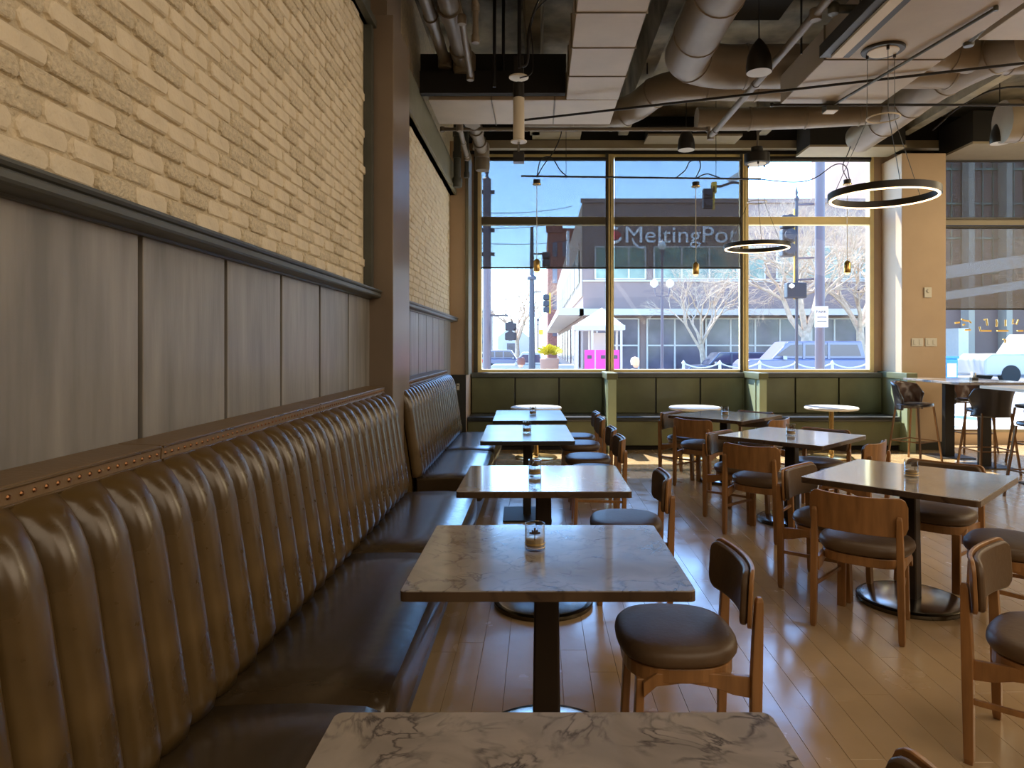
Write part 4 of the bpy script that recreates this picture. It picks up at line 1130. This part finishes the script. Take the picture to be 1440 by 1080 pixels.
# ================================================================== SWITCHES AND OUTLETS
t = thing('thermostat', 'cream wall control on the far column above the switches', 'thermostat', (5.64, 9.998, 2.28))
MB().box(-.055, .055, -.02, 0, -.075, .075).build('cover', M['plastic'], t, bevel=.008)
MB().lathe([(.028, 0), (.03, .01), (.02, .02), (0, .02)], 16).build('dial', M['plastic'], t).rotation_euler = (R(90), 0, 0)
t.children[-1].location = (0, -.015, .02)
for i, (xx, lb) in enumerate(((5.49, 'cream switch plate on the far column, the left one of the pair'), (5.69, 'cream switch plate on the far column, the right one of the pair'))):
    t = thing('switch_plate', lb, 'switch', (xx, 9.998, 1.56), group='switch plates on the far column')
    MB().box(-.085, .085, -.012, 0, -.06, .06).build('cover', M['plastic'], t, bevel=.006)
    for k in (-.04, .04): MB().box(k-.018, k+.018, -.018, -.012, -.035, .035).build('rocker', M['plastic'], t, bevel=.003)
t = thing('wall_outlet', 'small pale outlet on the dark lower corner pier', 'outlet', (-1.13, 9.708, .93))
MB().box(-.02, .02, -.008, 0, -.045, .045).build('cover', M['plastic'], t, bevel=.003)
MB().box(-.01, .01, -.011, -.008, .01, .03).build('socket', M['sig'], t)

# ================================================================== CEILING SERVICES
def flat_duct(name, x0, x1, y0, y1, z0, z1, n, label, along='y', m='duct'):
    t = thing(name, label, 'duct', ((x0+x1)/2, (y0+y1)/2, z0)); hx, hy = (x1-x0)/2, (y1-y0)/2
    for k in range(n):
        if along == 'y':
            a, b = -hy+2*hy*k/n, -hy+2*hy*(k+1)/n
            MB().box(-hx, hx, a+.003, b-.003, 0, z1-z0).build('duct_section', M[m], t, bevel=.006)
            if k: MB().box(-hx-.012, hx+.012, a-.0025, a+.0025, -.008, z1-z0+.01).build('duct_flange', M['pipe'], t)
        else:
            a, b = -hx+2*hx*k/n, -hx+2*hx*(k+1)/n
            MB().box(a+.003, b-.003, -hy, hy, 0, z1-z0).build('duct_section', M[m], t, bevel=.006)
            if k: MB().box(a-.0025, a+.0025, -hy-.012, hy+.012, -.008, z1-z0+.01).build('duct_flange', M['pipe'], t)
    return t
dl = flat_duct('air_duct', .283, .81, 1.5, 7.0, 4.0, 4.28, 9, 'long flat sheet metal duct running toward the window left of centre')
flat_duct('air_duct', -1.12, .81, 7.005, 7.77, 4.0, 4.28, 3, 'flat cross duct running to the left wall at the end of the long duct', 'x')
flat_duct('air_duct', 2.42, 3.42, 1.5, 6.9, 3.92, 4.2, 5, 'wide flat pale duct at the upper right above the ring lamps')
flat_duct('air_duct', 3.95, 4.9, 1.5, 6.2, 4.25, 4.45, 4, 'second flat pale duct at the far upper right')
MB().box(-1.19, .28, 6.96, 7.0, 4.28, 4.45).build('duct_brace', M['dark'], dl).location = (-.5465, -4.25, -4.0)
def round_duct(path, r, label, cat='duct', m='duct_round', rings=.55, smooth_n=6, name='round_duct'):
    P = smoothpath(path, smooth_n); o = Vector(P[0]); t = thing(name, label, cat, o)
    P = [p-o for p in P]
    MB().tube(P, r, 24).build('duct_pipe' if cat == 'duct' else 'pipe_run', M[m], t, smooth=True)
    acc = 0
    for a, b in zip(P, P[1:]):
        acc += (b-a).length
        if rings and acc > rings:
            acc = 0; d = (b-a).normalized()
            MB().tube([b-d*.012, b-d*.008, b+d*.008, b+d*.012], [r, r+.009, r+.009, r], 24).build('seam_ring', M[m], t, smooth=True)
    return t
round_duct([(1.46, 3.2, 4.36), (1.46, 5.0, 4.36), (1.46, 6.5, 4.36), (1.50, 6.85, 4.36), (1.85, 7.05, 4.36), (2.4, 7.05, 4.36), (4.2, 7.05, 4.36)], .215, 'big round duct coming toward us overhead and turning right')
round_duct([(3.6, 7.62, 4.38), (2.4, 7.62, 4.38), (1.65, 7.62, 4.38), (1.35, 7.75, 4.37), (1.15, 8.15, 4.33), (.85, 8.35, 4.30), (.2, 8.38, 4.30), (-.2, 8.38, 4.30)], .165, 'bent round duct stepping down to the left behind the big round duct')
round_duct([(1.95, 8.5, 4.30), (2.6, 8.5, 4.30), (3.6, 8.4, 4.31), (4.4, 8.25, 4.33)], .135, 'long thin round duct lying across in front of the window head')
round_duct([(4.26, 9.15, 4.26), (4.26, 8.4, 4.28), (4.26, 7.9, 4.30), (4.3, 7.4, 4.34), (4.42, 6.9, 4.36), (4.6, 6.5, 4.36)], .19, 'round flexible duct rising toward us above the far column')
round_duct([(3.5, 6.75, 4.40), (4.2, 6.85, 4.38), (4.9, 6.8, 4.36), (5.3, 6.4, 4.36)], .16, 'curved round duct with ring seams at the upper right')
round_duct([(5.75, 8.55, 4.28), (6.1, 8.5, 4.30), (6.6, 8.4, 4.36), (7.4, 8.4, 4.40)], .26, 'fat round duct end at the right edge above the shaded window', rings=.15)
# pipes
def pipe(path, r, label, m='pipe', cat='pipe', coup=1.1, sm=0, name='pipe'):
    P = smoothpath(path, sm) if sm else [Vector(p) for p in path]
    o = Vector(P[0]); t = thing(name, label, cat, o); P = [p-o for p in P]
    MB().tube(P, r, 12).build('pipe_run', M[m], t, smooth=True)
    for i, p in enumerate(P if not sm else []):
        MB().lathe([(r*1.2, -r*1.3), (r*1.35, -r), (r*1.35, r), (r*1.2, r*1.3)], 12, p).build('fitting', M[m], t, smooth=True)
    if coup:
        acc = 0
        for a, b in zip(P, P[1:]):
            L_ = (b-a).length; k = coup
            d = (b-a).normalized()
            while k < L_-.1 and not sm:
                c = a+d*k; MB().tube([c-d*r*.9, c+d*r*.9], r*1.22, 12).build('coupling', M[m], t, smooth=True); k += coup
    return t
pipe([(2.11, 3.0, 4.0), (2.09, 5.2, 4.0), (2.05, 8.2, 4.0)], .033, 'grey sprinkler main slanting down from the top right of centre', coup=1.4)
pipe([(-1.14, 8.2, 4.08), (2.02, 8.2, 4.08)], .022, 'thin horizontal pipe crossing above the left windows', coup=1.0)
pipe([(2.16, 5.05, 3.97), (3.40, 5.05, 3.97), (3.43, 5.5, 3.93)], .030, 'dark overhead pipe with an elbow at the upper right', m='rail', coup=0)
pipe([(-.16, 7.23, 3.87), (4.4, 5.75, 3.90)], .012, 'thin black conduit crossing diagonally overhead', m='cable', coup=0, name='conduit')
pipe([(2.3, 6.8, 3.88), (5.6, 6.8, 3.88)], .013, 'thin black horizontal conduit at the upper right', m='cable', coup=0, name='conduit')
t = pipe([(2.90, 6.85, 3.88), (3.25, 4.9, 3.90)], .013, 'thin bronze rod running from a small box up toward the right', m='rail', coup=0, name='conduit')
MB().box(-.06, .06, -.06, .06, -.05, .03).build('junction_box', M['rail'], t)
MB().box(-.055, .055, -.055, .055, -.056, -.05).build('box_cover', M['fixture'], t)
pipe([(-.74, 1.5, 4.32), (-.74, 4.2, 4.32), (-.74, 6.9, 4.32)], .085, 'thick grey pipe along the left wall overhead, ending before the cross duct', coup=.8)
pipe([(-.93, 1.5, 4.35), (-.93, 4.2, 4.35), (-.93, 6.9, 4.35)], .055, 'thinner grey pipe nearest the left wall overhead', coup=.9)
pipe([(-.62, 5.6, 4.15), (-.66, 6.7, 4.12)], .028, 'short branch pipe hanging below the thick grey pipe', coup=0)
pipe([(-.50, 5.0, 4.5), (-.50, 5.5, 4.2), (-.50, 5.5, 3.95)], .025, 'small drop pipe right of the thick grey pipe', coup=0)
pipe([(-.76, 7.95, 4.14), (-.76, 9.3, 4.14), (-.76, 9.36, 3.98)], .075, 'thick grey pipe stub near the left window corner', coup=.5)
pipe([(-.90, 7.9, 4.0), (-.95, 9.2, 4.02)], .030, 'slim pale pipe beside the thick stub near the left window corner', coup=.6)
pipe([(-1.10, 9.35, 4.99), (-1.10, 9.35, 3.72)], .05, 'dark vertical pipe in the upper left corner by the window', m='rail', coup=.3)
pipe([(-.98, 9.45, 4.99), (-.98, 9.45, 3.85)], .03, 'thin dark vertical pipe in the upper left corner by the window', m='rail', coup=.3)
for i, (xx, yy, z0) in enumerate(((-.42, 6.6, 3.98), (-.35, 6.9, 4.12), (-.17, 6.2, 4.0))):
    tag(MB().tube([(xx, yy, z0), (xx, yy, 5.0)], .016, 8).build('hanger_rod', M['cable']), ['black hanger rod left of the track light, the leftmost', 'black hanger rod left of the track light, the short one', 'black hanger rod directly above the track light'][i], 'rod', 'hanger rods')
for i, (xx, yy, z0) in enumerate(((1.2, 7.6, 4.5), (2.25, 5.9, 4.0), (3.3, 7.0, 4.2))):
    tag(MB().tube([(xx, yy, z0), (xx, yy, 5.0)], .009, 6).build('hanger_rod', M['cable']), ['thin hanger rod holding the bent round duct', 'thin hanger rod beside the black bell pendant', 'thin hanger rod above the wide pale duct'][i], 'rod', 'hanger rods')
# blocks of steel between services
tag(MB().box(-1.18, .27, 6.86, 6.95, 4.02, 4.24).build('steel_angle', M['dark']), 'black steel beam across the left ceiling before the cross duct', 'beam')
tag(MB().box(1.8, 2.3, 2.4, 6.6, 4.62, 4.9).build('cable_tray', M['dark']), 'black cable tray high above the sprinkler main', 'tray')
# track spot
t = thing('track_light', 'white cylindrical track spotlight hanging left of the long duct', 'lamp', (-.18, 6.35, 4.02))
MB().tube([(0, 0, .9), (0, 0, .12)], .012, 8).build('stem', M['cable'], t)
MB().box(-.045, .045, -.04, .04, -.02, .14).build('driver_box', M['black'], t, bevel=.004)
MB().lathe([(0, -.05), (.09, -.05), (.09, -.04), (0, -.035)], 20).build('upper_ring', M['fixture'], t, smooth=True)
MB().lathe([(.05, -.30), (.05, -.10)], 20).build('black_collar', M['black'], t, smooth=True)
MB().lathe([(.052, -.62), (.052, -.24), (.05, -.235), (.0, -.235)], 20).build('lamp_tube', M['fixture'], t, smooth=True)
MB().lathe([(.05, -.625), (.075, -.63), (.075, -.64), (.0, -.64)], 20).build('lower_ring', M['fixture'], t, smooth=True)
MB().box(-.05, .05, -.05, .05, -.83, -.74).build('lower_box', M['black'], t, bevel=.004)
MB().tube([(0, 0, -.74), (0, 0, -.64)], .012, 8).build('stem', M['nickel'], t)
# light strip
t = thing('strip_light', 'long black channel with a pale light strip at the upper right', 'lamp', (2.38, 4.2, 3.80))
MB().box(-.12, .12, -1.35, 1.35, .02, .12).build('channel_body', M['black'], t, bevel=.004)
MB().box(-.045, .045, -1.3, 1.3, 0, .02).build('diffuser', M['fixture'], t)
for yy in (-.9, .9): MB().tube([(0, yy, .1), (0, yy, .6)], .006, 6).build('hanger', M['cable'], t)
# ring pendants
def ring_lamp(x, y, z, zc, R_, label):
    t = thing('ring_pendant', label, 'lamp', (x, y, z))
    def rr_(r0, r1, z0, z1): return [(r0, z0), (r1, z0), (r1, z1), (r0, z1)]
    MB().lathe(rr_(R_-.030, R_, .008, .062), 72, close=True).build('ring', M['black'], t, smooth=True)
    MB().lathe(rr_(R_-.030, R_-.012, 0, .0075), 72, close=True).build('light_strip', M['led'], t, smooth=True)
    zc -= z
    MB().lathe([(0, zc), (.155, zc), (.165, zc+.008), (.165, zc+.13), (.155, zc+.135), (.08, zc+.14), (.075, zc+.22), (0, zc+.22)], 32).build('canopy', M['black'], t, smooth=True)
    MB().lathe([(0, zc-.006), (.115, zc-.006), (.12, zc-.001), (0, zc-.001)], 32).build('canopy_plate', M['fixture'], t)
    zs = .55*zc; rs = .125
    MB().tube([(rs*math.cos(a), rs*math.sin(a), zs) for a in [k*PI/16 for k in range(32)]], .006, 6, closed=True).build('spreader_ring', M['fixture'], t, smooth=True)
    for k in range(3):
        a = R(20+120*k); c, s = math.cos(a), math.sin(a)
        MB().tube([(.12*c, .12*s, zc), (rs*c, rs*s, zs), ((R_-.015)*c, (R_-.015)*s, .05)], .0028, 5).build('suspension_wire', M['rail'], t)
        MB().lathe([(.012, -.03), (.012, 0)], 8, (.12*c, .12*s, zc)).build('wire_grip', M['black'], t)
    MB().tube([(0, 0, zc+.13), (0.02, 0, zc+.5), (0, 0, 4.99-z)], .014, 8).build('stem', M['pipe'], t)
ring_lamp(2.81, 5.62, 2.70, 3.90, .42, 'large black ring pendant with glowing rim, the nearer one at the right')
ring_lamp(2.90, 9.15, 2.79, 3.92, .425, 'black ring pendant with glowing rim farther back before the windows')
# bell pendants
def bell(x, y, z, label):
    t = thing('bell_pendant', label, 'lamp', (x, y, z), 0, 'black bell pendants')
    MB().lathe([(.108, 0), (.112, .05), (.100, .14), (.070, .22), (.030, .275), (.012, .295), (.0, .297)], 28).build('shade', M['black'], t, smooth=True)
    MB().lathe([(0, .01), (.104, .004), (.106, -.001), (0, -.001)], 28).build('shade_inside', M['bell_in'], t)
    MB().tube([(0, 0, .29), (0, 0, 4.99-z)], .006, 6).build('cord', M['cable'], t)
bell(1.92, 6.0, 3.88, 'black bell pendant high at the centre beside the sprinkler main')
bell(1.93, 9.0, 4.06, 'black bell pendant just above the middle window head')
bell(5.82, 8.7, 4.06, 'black bell pendant above the shaded window right of the far column')
# small brass pendants on a bar
tb_ = thing('pendant_bar', 'thin black horizontal bar carrying small pendants before the window head', 'track', (1.37, 9.2, 3.75))
MB().tube([(-1.60, 0, .02), (1.60, 0, -.02)], .013, 8).build('bar_rod', M['cable'], tb_)
for xx in (-1.0, 1.0): MB().tube([(xx, 0, -.10 if False else -.02), (xx, 0, 1.24)], .004, 6).build('hanger', M['cable'], tb_)
def mini(x, y, zc, zb, label):
    t = thing('small_pendant', label, 'lamp', (x, y, zb), 0, 'small brass cylinder pendants')
    h = zc-zb
    MB().lathe([(.040, -.0), (.045, .015), (.045, .13), (.03, .155), (.008, .17), (0, .17)], 18).build('cylinder_shade', M['brass'], t, smooth=True)
    MB().lathe([(0, -.03), (.022, -.022), (.034, -.001), (0, -.001)], 14).build('bulb', M['bulb'], t, smooth=True)
    MB().tube([(0, 0, .17), (0, 0, h-.06)], .0045, 6).build('cord', M['fixture'], t)
    MB().lathe([(.045, -.045), (.048, -.02), (.048, .01), (0, .01)], 18, (0, 0, h-.03)).build('canopy', M['black'], t, smooth=True)
    MB().lathe([(0, -.056), (.058, -.056), (.06, -.045), (0, -.045)], 18, (0, 0, h-.03)).build('canopy_plate', M['brass'], t, smooth=True)
    return t
mini(-.02, 9.2, 3.74, 2.50, 'small brass cylinder pendant in front of the left window')
mini(2.10, 9.2, 3.71, 2.46, 'small brass cylinder pendant in front of the middle window')
mini(4.12, 9.2, 3.74, 2.48, 'small brass cylinder pendant in front of the right-hand tall window')
# cables
def cable(pts, r, label, n=5):
    tag(MB().tube(smoothpath(pts, n), r, 6).build('cable', M['cable']), label, 'cable')
cable([(-.02, 9.2, 3.75), (.03, 9.2, 3.98), (.17, 9.2, 4.02), (.29, 9.2, 3.85), (.38, 9.2, 3.77)], .008, 'dark cable looping over the left end of the pendant bar')
cable([(-.02, 9.2, 3.75), (.06, 9.2, 3.9), (.22, 9.1, 4.1), (.30, 8.9, 4.3), (.18, 8.7, 4.4)], .008, 'dark cable rising from the left small pendant to the ceiling')
cable([(1.84, 9.2, 3.75), (1.96, 9.2, 3.85), (2.02, 9.2, 3.96), (2.14, 9.2, 3.98), (2.16, 9.2, 3.88), (2.10, 9.2, 3.75)], .008, 'dark cable loop over the middle small pendant')
cable([(2.10, 9.2, 3.74), (2.24, 9.2, 3.80), (2.35, 9.2, 3.77), (2.42, 9.2, 3.75)], .008, 'short dark cable lying right of the middle small pendant')
cable([(2.94, 9.2, 3.73), (3.4, 9.2, 3.69), (3.68, 9.2, 3.74), (3.95, 9.2, 3.92), (4.1, 9.2, 3.90), (4.15, 9.2, 3.72)], .007, 'slack dark cable from the pendant bar to the right small pendant')
cable([(4.12, 9.2, 3.73), (4.06, 9.2, 3.9), (4.12, 9.1, 4.15), (4.14, 9.0, 4.6)], .006, 'grey cable holding the right small pendant')
cable([(-.17, 6.3, 4.05), (-.10, 6.3, 4.1), (-.08, 6.2, 4.35), (.03, 5.9, 4.5), (.25, 5.6, 4.58)], .014, 'bundle of black cables arching from the track light to the long duct', 6)
cable([(-.17, 6.3, 3.95), (-.06, 6.3, 4.0), (-.05, 6.3, 4.2), (-.06, 6.1, 4.4), (.10, 5.9, 4.5)], .006, 'thin cable hanging beside the track light')
cable([(2.76, 5.62, 4.05), (2.80, 5.6, 4.3), (2.74, 5.5, 4.6), (2.82, 5.4, 4.9)], .012, 'dark cable above the large ring pendant canopy')
cable([(5.2, 9.1, 4.35), (5.45, 8.9, 4.6), (5.8, 8.7, 4.75), (6.3, 8.5, 4.7)], .012, 'black cable looping above the far column')
